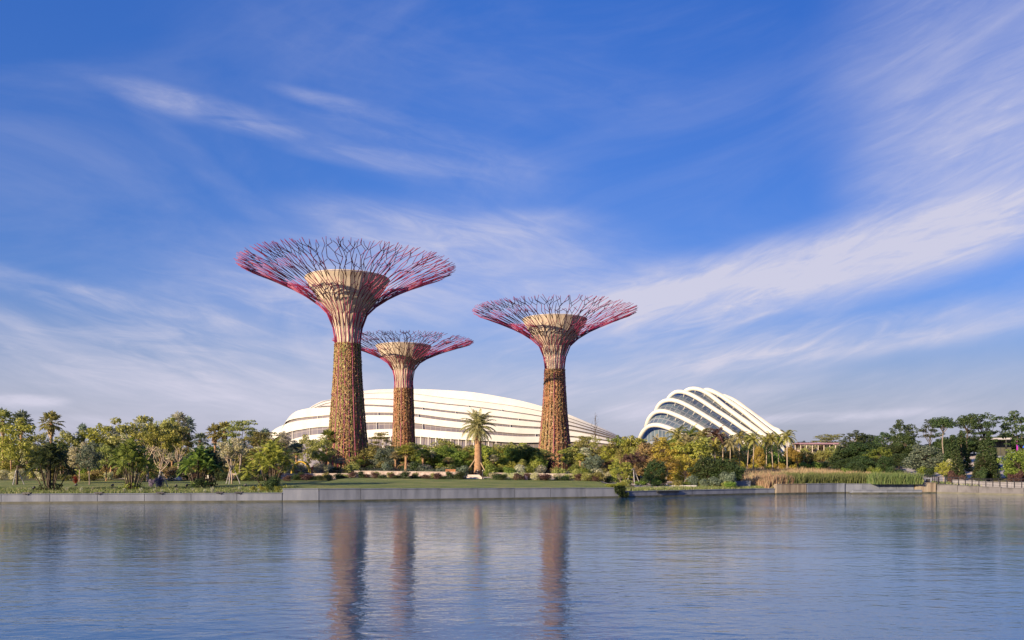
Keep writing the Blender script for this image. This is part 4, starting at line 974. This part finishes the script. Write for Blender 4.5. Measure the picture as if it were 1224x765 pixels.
# stakes of the young trees: part of what holds each tree, so things of their own leaning on it
def stakes(px, Y, h, r, label, n=3):
    b = gat(px, Y); o = empty('tree_stakes', b); tag(o, label, 'stakes', 'stakes propping young trees')
    for i in range(n):
        a = 2 * math.pi * (i + 0.25) / n; mb = MB(); mb.tube([(r * math.cos(a), r * math.sin(a), -0.1), (0.12 * math.cos(a), 0.12 * math.sin(a), h)], 0.055, 6); mb.build('stake', M_promen, o)
    mb = MB(); mb.tube([(0.16 * math.cos(t_), 0.16 * math.sin(t_), h - 0.08) for t_ in np.linspace(0, 6.283, 13)], 0.03, 5, cap=False); mb.build('strap', M_dark, o)
stakes(277, 112, 2.5, 1.15, 'white stakes round the pale young tree in the bank lawn')
stakes(20, 108, 1.9, 0.9, 'pale stakes at the foot of the wide yellow green tree on the far left')
stakes(192, 102, 2.0, 0.9, 'pale stakes round the slanting limbed tree among lavender flowers')
stakes(757, 124, 2.4, 1.3, 'pale stakes round the dark slender tree on the path between the domes')

# ------------------------------------------------------------------ shrubs in beds: look-alikes of one bed share a label
def bed(x0, x1, n, Y0, Y1, t0, t1, leaves, label, group, kind='bush', w=None, bark='dark'):
    """n shrubs spread over columns x0..x1, depth Y0..Y1, tops between rows t0..t1"""
    for i in range(n):
        px = x0 + (x1 - x0) * (i + 0.5 + (prnd.random() - 0.5) * 0.8) / n; Y = Y0 + (Y1 - Y0) * prnd.random(); top = t0 + (t1 - t0) * prnd.random()
        plant(kind, px, top, Y, label, prnd.choice(leaves) if isinstance(leaves, list) else leaves, bark, None, w and w * (0.8 + 0.5 * prnd.random()), group)
bed(0, 335, 22, 126, 136, 546, 557, ['olive', 'yellow', 'rust'], 'shrub in the sunlit mixed understorey of the left garden', 'understorey shrubs, left garden', w=24)
bed(0, 340, 22, 138, 146, 532, 546, ['silver', 'olive', 'pale'], 'grey green understorey tree between the palm trunks of the left garden', 'grey green understorey trees, left garden', 'broad', w=27, bark='pale')
bed(0, 345, 20, 148, 160, 521, 536, ['green', 'olive', 'silver'], 'leafy tree closing the back of the left garden', 'back trees, left garden', 'dense', w=34)
bed(0, 200, 11, 118, 124, 558, 567, ['rust', 'olive', 'pale'], 'low reddish or straw coloured shrub behind the bank lawn on the far left', 'reddish low shrubs, left garden', w=20)
bed(92, 135, 4, 130, 136, 550, 557, 'lime', 'bright lime shrub glowing behind the left bank', 'lime shrubs, left garden', w=15)
bed(205, 345, 14, 121, 123, 561, 567, ['bronze', 'dark', 'dark'], 'dark green or purplish shrub along the lawn edge left of the yellow arch', 'dark edge shrubs, left', w=16)
bed(345, 560, 24, 123, 125.5, 561, 568, ['bronze', 'dark', 'grove'], 'dark purplish or dark green shrub along the lawn edge between yellow arch and date palm', 'dark edge shrubs, middle', w=15)
bed(350, 560, 14, 125.5, 127, 562, 569, 'olive', 'small olive shrub in the dark lawn edge between yellow arch and date palm', 'olive edge shrubs, middle', w=11)
bed(585, 735, 14, 124, 129, 558, 566, ['olive', 'pale'], 'olive or straw coloured shrub along the lawn edge right of the date palm', 'olive edge shrubs, right', w=17)
bed(585, 735, 12, 123.5, 126, 563, 569, ['dark', 'bronze'], 'dark shrub along the lawn edge right of the date palm', 'dark edge shrubs, right', w=15)
bed(240, 345, 9, 136, 142, 543, 552, ['pale', 'yellow'], 'cream flowered shrub behind the pale stone wall, left', 'cream shrubs, left', w=18)
bed(345, 400, 6, 138, 145, 541, 554, 'silver', 'silvery shrub round the yellow arch', 'silvery shrubs round the arch', w=17)
bed(400, 560, 15, 138, 143, 548, 558, ['olive', 'dark', 'silver'], 'shrub of mixed olive and grey behind the dark fence below the long dome', 'shrubs behind the fence', w=20)
bed(435, 650, 17, 150, 160, 526, 536, 'olive', 'olive tree screening the foot of the long dome', 'olive screen trees', 'broad', w=36)
bed(495, 650, 13, 145, 150, 532, 543, ['green', 'yellow'], 'green leaved low tree in the screen behind the date palm', 'green screen trees', 'dense', w=30)
bed(440, 560, 7, 136, 140, 550, 559, 'blue', 'dark blue green shrub behind the fence below the shortest supertree', 'blue green shrubs behind the fence', w=20)
bed(580, 648, 7, 139, 144, 544, 553, 'yellow', 'yellow green shrub left of the rusty trunked supertree', 'yellow shrubs by the rusty supertree', w=22)
bed(580, 740, 13, 132, 138, 551, 560, ['silver', 'olive', 'green'], 'grey or green shrub in the bed around the rusty trunked supertree', 'mixed shrubs by the rusty supertree', w=20)
bed(682, 750, 8, 146, 156, 530, 543, ['olive', 'yellow'], 'olive tree right of the rusty trunked supertree', 'olive trees by the rusty supertree', 'broad', w=30)
bed(730, 800, 8, 140, 150, 533, 550, ['rust', 'olive'], 'russet or olive low tree below the gap between the domes', 'russet trees between the domes', 'dense', w=28)
bed(735, 880, 12, 150, 160, 521, 537, ['olive', 'yellow'], 'olive tree in the wooded slope below the steeper dome', 'olive trees below the steeper dome', 'broad', w=34)
bed(790, 880, 9, 130, 140, 543, 556, ['green', 'amber', 'olive'], 'shrub in the wooded slope below the steeper dome', 'shrubs below the steeper dome', w=26)
bed(725, 745, 4, 106, 108, 569, 577, 'yellow', 'yellow leaved shrub on the bank by the hanging vine', 'yellow shrubs by the vine', w=12)
bed(745, 880, 13, 114, 120, 568, 577, ['green', 'dark', 'olive'], 'low green shrub on the bank between the vine and the reeds', 'low bank shrubs', w=17)
bed(825, 878, 5, 116, 119, 560, 570, 'blue', 'bluish shrub on the bank left of the reed bed', 'bluish bank shrubs', w=15)
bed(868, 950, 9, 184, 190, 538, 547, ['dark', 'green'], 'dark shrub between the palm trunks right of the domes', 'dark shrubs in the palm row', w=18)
bed(880, 950, 7, 168, 176, 549, 553, 'amber', 'golden shrub at the foot of the palm row', 'golden shrubs in the palm row', w=11)
bed(950, 1012, 8, 176, 186, 549, 555, ['dark', 'green'], 'low dark shrub in front of the mauve roofed pergola', 'dark shrubs by the pergola', w=16)
bed(948, 1010, 14, 190, 200, 537, 548, ['rust', 'pale', 'pale', 'amber', 'olive'], 'russet or straw coloured shrub beside the mauve roofed pergola', 'russet shrubs by the pergola', w=13)
bed(948, 1012, 9, 213, 235, 526, 535, ['olive', 'bronze', 'silver'], 'distant grey olive tree behind the mauve roofed pergola', 'distant trees behind the pergola', 'broad', w=20)
bed(950, 1008, 7, 184, 189, 533, 543, ['rust', 'pale', 'olive', 'amber'], 'small russet or olive tree half hiding the mauve roofed pergola', 'small trees before the pergola', 'broad', w=13)
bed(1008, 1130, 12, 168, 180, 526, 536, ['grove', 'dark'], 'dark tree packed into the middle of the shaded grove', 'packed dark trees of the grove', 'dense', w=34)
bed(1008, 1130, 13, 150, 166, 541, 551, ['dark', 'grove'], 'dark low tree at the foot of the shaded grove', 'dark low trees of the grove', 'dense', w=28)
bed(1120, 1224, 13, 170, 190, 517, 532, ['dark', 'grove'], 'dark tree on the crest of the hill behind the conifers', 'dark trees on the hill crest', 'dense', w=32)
bed(1010, 1150, 13, 138, 158, 553, 559, ['green', 'dark'], 'low green shrub behind the curving promenade railing', 'green shrubs behind the railing', w=15)
bed(1136, 1151, 5, 128, 133, 560, 566, 'bronze', 'purplish low shrub left of the foot of the stepped path', 'purplish shrubs by the steps', w=9)
bed(1168, 1186, 8, 126, 136, 552, 565, ['dark', 'grove'], 'dark low shrub between the feet of the two hillside paths', 'dark shrubs between the paths', w=12)
bed(1174, 1188, 5, 140, 150, 541, 552, 'bronze', 'purplish shrub between the two hillside paths', 'purplish shrubs between the paths', w=12)
bed(1206, 1224, 11, 128, 140, 543, 565, 'green', 'bright green shrub on the slope right of the bluish path', 'bright shrubs on the right slope', w=19)
bed(1207, 1224, 4, 124, 127, 560, 566, 'bronze', 'purple leaved shrub on the slope at the right edge', 'purple shrubs on the right slope', w=8)
bed(345, 645, 12, 139, 147, 537, 549, ['olive', 'yellow', 'silver', 'date'], 'small fan palm in the planting belt below the supertrees', 'small fan palms below the supertrees', 'fan', w=15, bark='pale')
bed(690, 800, 6, 134, 146, 534, 548, ['olive', 'yellow'], 'small fan palm in the planting below the gap between the domes', 'small fan palms between the domes', 'fan', w=14, bark='pale')
bed(0, 340, 12, 124, 138, 524, 545, ['olive', 'silver', 'blue', 'date'], 'small fan palm among the understorey of the left garden', 'small fan palms, left garden', 'fan', w=17, bark='pale')
bed(780, 880, 6, 138, 148, 515, 528, ['olive', 'yellow', 'date'], 'slender palm with arching fronds among the golden trees below the steeper dome', 'slender palms below the steeper dome', 'royal', w=20, bark='pale')
for px, Y, top, lab in ((191, 101, 566, 'lavender flowering shrub at the foot of the slanting limbed tree'), (427, 124.6, 565, 'lavender flowering shrub at the lawn edge by the tallest supertree'), (629, 124.4, 567, 'lavender flowering shrub at the lawn edge left of the rusty supertree'), (181, 103, 570, 'small lavender shrub left of the slanting limbed tree')):
    plant('bush', px, top, Y, lab, 'mauve', 'dark', None, 5)
plant('strap', 90.5, 565, 112, 'bright red strap leaved plant on the left bank lawn', 'red', 'dark', 0, 7)
plant('bush', 655.5, 543, 150, 'dark purple bush against the foot of the rusty trunked supertree', 'bronze', 'dark', 1, 17)
plant('bush', 379, 551, 140, 'wide low red leaved bush left of the tallest supertree', 'red', 'dark', 2, 17)
plant('bush', 326, 567, 93, 'dark green shrub spilling over the bank wall at its step', 'dark', 'dark', 0, 26)
plant('bush', 239, 567, 98, 'dark green shrub in the bank lawn left of the white sign box', 'dark', 'dark', 1, 17)
bed(300, 335, 4, 92.5, 94, 578, 583, 'yellow', 'small yellowish plant along the bank wall near its step', 'yellowish bank plants', w=8)
bed(10, 330, 20, 89.5, 96, 580, 584, 'silver', 'grassy grey tuft along the top of the low bank wall', 'grey tufts on the bank', kind='strap', w=7)

# ------------------------------------------------------------------ grasses and reeds (nobody could count the blades)
def blades(name, label, n, xy, h, w_, mat, lean=0.25, cat=None):
    P0 = np.array([xy() for _ in range(n)]); z = np.array([gz(a, b) for a, b in P0]); hh = h * (0.45 + 0.55 * rng.random(n) + 0.25 * rng.random(n) ** 4 + 0.13 * np.sin(P0[:, 0] * 1.9 + 2 * np.sin(P0[:, 1])) )
    a = rng.random(n) * 6.283; side = np.stack([np.cos(a), np.sin(a), 0 * a], 1) * w_; ln = rng.normal(size=(n, 3)) * lean; ln[:, 2] = 0
    B = np.stack([P0[:, 0], P0[:, 1], z - 0.02], 1); tip = B + np.array([0, 0, 1]) * hh[:, None] + ln * hh[:, None]
    mid = B + (tip - B) * 0.55 - ln * 0.15
    mb = MB(); mb.quads(np.stack([B - side, B + side, mid + side * 0.8, mid - side * 0.8], 1)); mb.quads(np.stack([mid - side * 0.8, mid + side * 0.8, tip + side * 0.1, tip - side * 0.1], 1))
    o = mb.build(name, mat); tag(o, label, cat or 'grass', kind='stuff'); return o
U_ = random.uniform
def zone(x0, x1, d0, d1):
    def f():
        x = U_(x0, x1); return (x, yb(x) + d0 + (d1 - d0) * random.random())
    return f
M_reed = leafmat('reed_green', [(0.08, 0.13, 0.045), (0.13, 0.19, 0.06), (0.20, 0.23, 0.10)], 0.35)
M_reed2 = leafmat('reed_tan', [(0.30, 0.21, 0.13), (0.38, 0.28, 0.18), (0.33, 0.33, 0.17)], 0.3)
M_grass = leafmat('grass_bank', [(0.09, 0.14, 0.03), (0.16, 0.20, 0.06), (0.33, 0.30, 0.18)], 0.3)
blades('reeds', 'tall green reeds standing along the right hand water edge', 22000, zone(38.5, 58.5, 0.8, 9), 1.4, 0.035, M_reed, 0.2, 'reeds')
blades('ledge_reeds', 'dark green reeds leaning over the low pale ledge', 5000, zone(51, 58, -1.2, 1.5), 1.5, 0.035, M_reed, 0.2, 'reeds')
blades('meadow_grass', 'pinkish tan tall grass behind the green reeds', 22000, zone(35, 62, 8, 68), 1.15, 0.05, M_reed2, 0.2)
blades('tan_reeds', 'tan dry reeds left of the green reeds by the grey block', 3500, zone(35.5, 39.5, 0.8, 7), 1.35, 0.035, M_reed2, 0.12, 'reeds')
blades('bank_grass', 'rough mixed grass along the top of the low bank wall', 16000, zone(-62, -25, 0.5, 12), 0.36, 0.03, M_grass, 0.4)
blades('shore_grass', 'green grass on the bank between the vine and the grey block', 6000, zone(14.5, 35, 0.6, 7), 0.4, 0.03, M_grass, 0.4)
blades('lawn_grass', 'short mown grass blades on the lawn', 26000, zone(-25, 13, 0.5, 33), 0.10, 0.03, LEAF['green'], 0.5)
blades('promenade_grass', 'green grass strip beside the promenade', 7000, zone(58, 66, 4, 40), 0.45, 0.035, M_grass, 0.4)

# ------------------------------------------------------------------ pale stone walls and fences in the garden
def seg_wall(pts, h, th, label, mat, name='stone_wall', group='pale stone walls in the garden', nb=1.4, cope=None):
    A0 = Vector((*pts[0], 0)); o = empty(name, (pts[0][0], pts[0][1], gz(*pts[0]))); tag(o, label, 'wall', group)
    b, c = MB(), MB(); R_ = random.Random(len(label))
    for p_, q_ in zip(pts[:-1], pts[1:]):
        d = Vector((q_[0] - p_[0], q_[1] - p_[1], 0)); n = max(1, int(d.length / nb)); rz = math.atan2(d.y, d.x)
        for i in range(n):
            x = p_[0] + d.x * (i + 0.5) / n; y = p_[1] + d.y * (i + 0.5) / n; z = gz(x, y) - o.location.z
            b.box((x - A0.x, y - A0.y, z + h / 2 - 0.15), (d.length / n - 0.015, th * (0.9 + 0.2 * R_.random()), h + 0.3 + (R_.random() - 0.5) * 0.03), rz)
            c.box((x - A0.x, y - A0.y, z + h + 0.04), (d.length / n + 0.01 if i % 2 else d.length / n - 0.02, th + 0.12, 0.06), rz)
    b.build('masonry', mat, o); c.build('coping', cope or M_path, o); return o
seg_wall([(-52, 132), (-34, 132.3)], 0.75, 0.5, 'pale stone wall behind the dark edge shrubs left of the yellow arch', M_stone)
seg_wall([(-33.4, 132.2), (-8.2, 133.2)], 0.8, 0.5, 'pale stone wall from the yellow arch to the date palm', M_stone)
seg_wall([(-2.6, 133.4), (13, 133.2)], 0.75, 0.5, 'pale stone wall below the rusty trunked supertree', M_stone)
def railing(pts, h, label, nposts, mat=M_rail, rails=(0.97, 0.5), group='dark railings', pr=0.045, infill=False):
    o = empty('railing', (*pts[0], gz(*pts[0]))); tag(o, label, 'railing', group); inv = Vector(o.location)
    Ls = [math.dist(a, b) for a, b in zip(pts[:-1], pts[1:])]; tot = sum(Ls)
    def P(u):
        u *= tot
        for (a, b), l in zip(zip(pts[:-1], pts[1:]), Ls):
            if u <= l + 1e-6: t_ = u / l; x = a[0] + (b[0] - a[0]) * t_; y = a[1] + (b[1] - a[1]) * t_; return Vector((x, y, gz(x, y) + 0.06)) - inv
            u -= l
        return P(1)
    for i in range(nposts):
        p_ = P(i / (nposts - 1)); m = MB(); m.box((p_.x, p_.y, p_.z + h / 2 - 0.08), (pr * 2, pr * 2.4, h + 0.16), math.atan2(pts[-1][1] - pts[0][1], pts[-1][0] - pts[0][0])); m.build('post', mat, o)
    for f in rails:
        m = MB(); m.tube([P(u) + Vector((0, 0, h * f)) for u in np.linspace(0, 1, 41)], 0.035 if f > 0.9 else 0.018, 6); m.build('rail', mat, o)
    return o
railing([(-36, 136), (-8.6, 137)], 1.15, 'thin dark fence behind the stone wall, left of the date palm', 34, M_dark, (0.97, 0.75, 0.5, 0.25), pr=0.03)
railing([(-3, 137), (14, 137)], 1.15, 'thin dark fence behind the stone wall, right of the date palm', 22, M_dark, (0.97, 0.75, 0.5, 0.25), pr=0.03)
railing([(60.9, yb(60.9) + 0.5), (68, 111.5), (76, 103.5), (84, 96.6)], 1.05, 'near railing of the promenade with dark upright posts above the water', 38, M_rail, (0.97, 0.62, 0.3), pr=0.05)
railing([(61.6, 121.0), (63.6, 128), (68, 143), (74, 165), (82, 196), (90, 226)], 1.05, 'railing winding back from the promenade along the meadow', 90, M_rail, (0.97, 0.5), pr=0.045)
railing([(64.5, 124), (72, 120), (80, 112.5), (90, 103.5)], 1.05, 'far side railing of the promenade below the hillside', 36, M_rail, (0.97, 0.5), pr=0.045)
strip('promenade', [((60.9, 119.8), (64.0, 125.5)), ((68, 111.35), (74, 118)), ((76, 103.3), (82, 110.5)), ((110, 74.6), (120, 88))], M_promen, 0.04)
strip('winding_path', [((62.2, 121), (66, 124)), ((64.1, 128), (68.5, 128)), ((68.5, 143), (73, 142)), ((74.5, 165), (79, 164)), ((82.5, 196), (88, 195)), ((90.5, 226), (96, 226))], M_promen, 0.07)
seg_wall([(64.2, 121.9), (70.6, 115.2), (78.6, 107.2), (90, 97)], 0.72, 0.35, 'long low pale kerb wall along the far side of the railed promenade', M_kerb, 'kerb_wall', cope=M_kerb)
strip('stepped_path', [((70.0, 131), (72.8, 131)), ((82, 152), (85, 152)), ((95.2, 176), (98.6, 176))], M_path, 0.10)
strip('sloping_path', [((74.6, 131), (77.2, 131)), ((86.6, 150), (89.8, 150)), ((97.6, 168), (101.5, 168))], M_promen, 0.10)

# ------------------------------------------------------------------ small things
# yellow garden arch
o = empty('garden_arch', gat(360, 137)); tag(o, 'yellow flower covered arch at the start of the stone wall', 'arch')
for dy in (-0.5, 0.5):
    m = MB(); m.tube([(-1.5 + 3.0 * (1 - math.cos(a)) / 2, dy, 0.1 + 2.5 * math.sin(a) ** 0.8 if math.sin(a) > 0 else 0) for a in np.linspace(0, math.pi, 19)], 0.10, 8); m.build('hoop', M_yellow, o)
for k in range(7):
    a = math.pi * (k + 0.5) / 7; m = MB(); x_ = -1.5 + 3.0 * (1 - math.cos(a)) / 2; z_ = 0.1 + 2.5 * math.sin(a) ** 0.8; m.tube([(x_, -0.5, z_), (x_, 0.5, z_)], 0.04, 6); m.build('crossbar', M_yellow, o)
m = MB()
for a in np.linspace(0.15, math.pi - 0.1, 14): leaf_cloud(m, (-1.5 + 3.0 * (1 - math.cos(a)) / 2, 0, 0.1 + 2.5 * math.sin(a) ** 0.8), (0.28, 0.6, 0.25), 55, 0.10)
m.build('flowers', LEAF['amber'], o)
# orange timber screen left of the date palm
o = empty('timber_screen', gat(538.5, 134.5)); tag(o, 'orange brown slatted timber screen left of the date palm', 'screen')
for sx_ in (-0.72, 0.72): m = MB(); m.box((sx_, 0, 0.6), (0.12, 0.12, 1.3)); m.build('post', M_orange, o)
for k in range(6): m = MB(); m.box((0, 0, 0.18 + 0.19 * k), (1.32, 0.05, 0.13)); m.build('slat', M_orange, o)
# props of the date palm
b = gat(571.5, 139); o = empty('palm_prop', b); tag(o, 'slanting timber props tied to the trunk of the date palm', 'props')
for (dx, dy, h) in ((-2.4, -1.2, 3.0), (1.7, -1.4, 2.6), (0.2, 2.4, 2.8)):
    m = MB(); m.tube([(dx, dy, -0.1), (dx * 0.16, dy * 0.16, h)], 0.09, 7); m.build('prop', M_wood, o)
m = MB(); m.tube([(0.45 * math.cos(t_), 0.45 * math.sin(t_), 2.95) for t_ in np.linspace(0, 6.283, 17)], 0.07, 6, cap=False); m.build('collar', M_promen, o)
# bollard light and low steps by the date palm
def bollard(px, Y, h, label):
    o = empty('bollard_light', gat(px, Y)); tag(o, label, 'bollard', 'garden bollards'); m = MB(); m.tube([(0, 0, -0.1), (0, 0, h * 0.86)], 0.10, 10); m.build('post', M_dark, o)
    m = MB(); m.tube([(0, 0, h * 0.86), (0, 0, h * 0.95)], 0.085, 10); m.build('lens', M_white, o); m = MB(); m.tube([(0, 0, h * 0.95), (0, 0, h)], 0.12, 10); m.build('cap', M_dark, o)
bollard(577, 125.5, 1.5, 'dark bollard standing right in front of the date palm steps')
bollard(571, 133, 1.3, 'dark bollard just behind the pale steps')
o = empty('garden_steps', gat(568, 127)); tag(o, 'low pale stone steps below the date palm', 'steps')
for k in range(4): m = MB(); m.box((-0.1 * k, 0.55 * k, 0.08 + 0.15 * k), (2.6 - 0.25 * k, 0.56, 0.20 + 0.02 * k)); m.build('step', M_path, o)
def boulder(px, Y, s, label, mat=M_stone, sd=1):
    R_ = random.Random(sd); P = []
    for i in range(9):
        ph = math.pi * i / 8; P.append([((1 + 0.28 * R_.random()) * s * math.sin(ph) * math.cos(a), (0.8 + 0.2 * R_.random()) * s * math.sin(ph) * math.sin(a), s * 0.55 * math.cos(ph) + s * 0.3) for a in np.linspace(0, 2 * math.pi, 13)[:-1]])
    m = MB(); m.grid(P, close=True); ob = m.build('boulder', mat); ob.location = gat(px, Y); tag(ob, label, 'boulder', 'pale boulders')
boulder(556, 128, 0.55, 'grey block like boulder left of the pale steps', M_conc, 2)
boulder(209, 122, 0.9, 'pale boulder behind the lawn, left of two below the silvery palms', M_path, 3)
boulder(224, 126, 0.8, 'pale boulder behind the lawn, right of two below the silvery palms', M_stone, 4)
boulder(994, 128, 1.1, 'pale flat boulder lying in the meadow behind the reeds', M_path, 5)
# spotlights on the bank lawn
for px, Y, lab in ((40, 92, 'small black spotlight left of the leftmost palm clump'), (90.5, 99, 'small black spotlight in front of the red leaved plant'), (134, 99, 'small black spotlight left of the second palm clump'), (210, 98, 'small black spotlight, left of two in the bank lawn by the palm clump'), (223, 99, 'small black spotlight, right of two in the bank lawn by the palm clump'), (293, 100, 'small black spotlight right of the staked tree'), (765, 112, 'small black spotlight on the pale path')):
    o = empty('garden_spotlight', gat(px, Y), 0.4); tag(o, lab, 'spotlight', 'garden spotlights'); m = MB(); m.tube([(0, 0, -0.1), (0, 0, 0.35)], 0.04, 6); m.build('stem', M_dark, o)
    m = MB(); m.tube([(-0.1, 0.06, 0.38), (0.14, -0.06, 0.52)], [0.10, 0.14], 10); m.build('lamp_head', M_dark, o)
    m = MB(); m.box((0, 0, 0.03), (0.3, 0.3, 0.06)); m.build('base', M_dark, o)
o = empty('sign_box', gat(248, 112)); tag(o, 'small white box sign on a post in the dark edge shrubs', 'sign'); m = MB(); m.box((0, 0, 0.3), (0.08, 0.08, 0.9)); m.build('post', M_dark, o)
m = MB(); m.box((0, 0, 0.98), (0.42, 0.12, 0.46)); m.build('panel', M_white, o)
# pale posts of the pergola frame behind the left garden
o = empty('trellis', gat(213, 146)); tag(o, 'thin pale trellis with mauve top bar behind the silvery palms', 'trellis')
for k in range(4): m = MB(); m.box((-2.2 + 2.6 * k, 0, 1.0), (0.16, 0.16, 2.2)); m.build('post', M_yellow, o)
m = MB(); m.box((1.7, 0, 2.2), (9.4, 0.22, 0.2)); m.build('top_bar', M_purple, o)
# white slab and dark opening in the bank
o = empty('concrete_slab', gat(817, 116.5, 0.0), R(-24)); tag(o, 'long white sloping slab lying on the bank below the golden trees', 'slab')
m = MB(); m.box((0, 0, 0.22), (3.8, 0.9, 0.2)); m.build('top', M_promen, o); m = MB(); m.box((0, 0.15, 0.02), (3.4, 0.5, 0.2)); m.build('plinth', M_concdark, o)
x_ = (791 - 612) / F * 110.5
o = empty('culvert_opening', (x_, yb(x_) - 0.42, 0.42), math.atan2(11.4, 20)); tag(o, 'dark slot shaped opening in the top of the bank wall', 'opening'); m = MB(); m.box((0, 0, 0.20), (3.4, 0.25, 0.20)); m.build('recess', M_dark, o)
m = MB(); m.box((0, 0.0, 0.325), (3.7, 0.36, 0.05)); m.build('lintel', M_concdark, o)
# grey blocks beside the reeds
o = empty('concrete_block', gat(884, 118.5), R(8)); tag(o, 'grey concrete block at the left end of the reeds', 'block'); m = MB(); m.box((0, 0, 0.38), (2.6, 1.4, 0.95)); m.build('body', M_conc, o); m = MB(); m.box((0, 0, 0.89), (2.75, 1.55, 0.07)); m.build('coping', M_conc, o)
o = empty('inlet_box', gat(1109, 121.2, 0.0), R(-20)); tag(o, 'small pale notched box on the stained weir block', 'inlet')
for sx_ in (-0.36, 0.36): m = MB(); m.box((sx_, 0, 0.35), (0.18, 0.6, 0.7)); m.build('side', M_conc, o)
m = MB(); m.box((0, 0, 0.76), (0.98, 0.66, 0.12)); m.build('lid', M_conc, o); m = MB(); m.box((0, 0.12, 0.3), (0.53, 0.3, 0.6)); m.build('recess', M_dark, o)
# mauve pergola on the right
o = empty('pergola', gat(978, 202)); tag(o, 'long pergola with mauve roof and pale posts beneath the flat topped tree', 'pergola')
for k in range(7):
    for dy in (0, 4.0): m = MB(); m.tube([(-4.2 + 1.4 * k, dy, -0.2), (-4.2 + 1.4 * k, dy, 3.35)], 0.09, 8); m.build('post', M_path, o)
m = MB(); m.box((0, 2, 3.45), (9.6, 5.0, 0.22)); m.build('roof', M_purple, o)
for dy in (-0.5, 4.5): m = MB(); m.box((0, dy, 3.26), (9.4, 0.14, 0.15)); m.build('beam', M_purple, o)
m = MB(); m.box((0, 4.4, 1.0), (9.0, 0.2, 2.0), 0.0); m.build('back_wall', M_stone, o)
# pavilion with coloured lights
o = empty('pavilion', gat(1199, 166, 0.3), R(-14)); tag(o, 'small hillside pavilion with thin pale slab roof and blue and magenta lit end', 'pavilion')
m = MB(); m.box((0, 0, 3.35), (7.4, 4.4, 0.3)); m.box((0, 0, 3.52), (6.9, 3.9, 0.05)); m.build('roof', M_promen, o)
for x_, y_ in ((-3.3, -1.8), (0, -1.8), (3.3, -1.8), (-3.3, 1.8), (0, 1.8), (3.3, 1.8)): m = MB(); m.tube([(x_, y_, -0.6), (x_, y_, 3.2)], 0.09, 8); m.build('post', M_dark, o)
m = MB(); m.box((-0.6, 1.9, 1.3), (5.2, 0.15, 3.4)); m.build('back_wall', M_concdark, o)
def emis(name, c, e_):
    m, t, p = newmat(name); p.inputs['Base Color'].default_value = (*c, 1); p.inputs['Emission Color'].default_value = (*c, 1); p.inputs['Emission Strength'].default_value = e_; return m
m = MB(); m.box((2.75, -1.55, 2.1), (0.9, 0.12, 1.0)); m.build('blue_lit_panel', emis('lamp_blue', (0.02, 0.10, 0.7), 0.35), o)
m = MB(); m.box((2.0, -1.62, 1.9), (0.22, 0.12, 2.3)); m.build('magenta_lit_panel', emis('lamp_magenta', (0.3, 0.02, 0.3), 0.2), o)
m = MB(); m.box((0, 0, -0.25), (7.6, 4.6, 0.5)); m.build('floor_slab', M_conc, o)
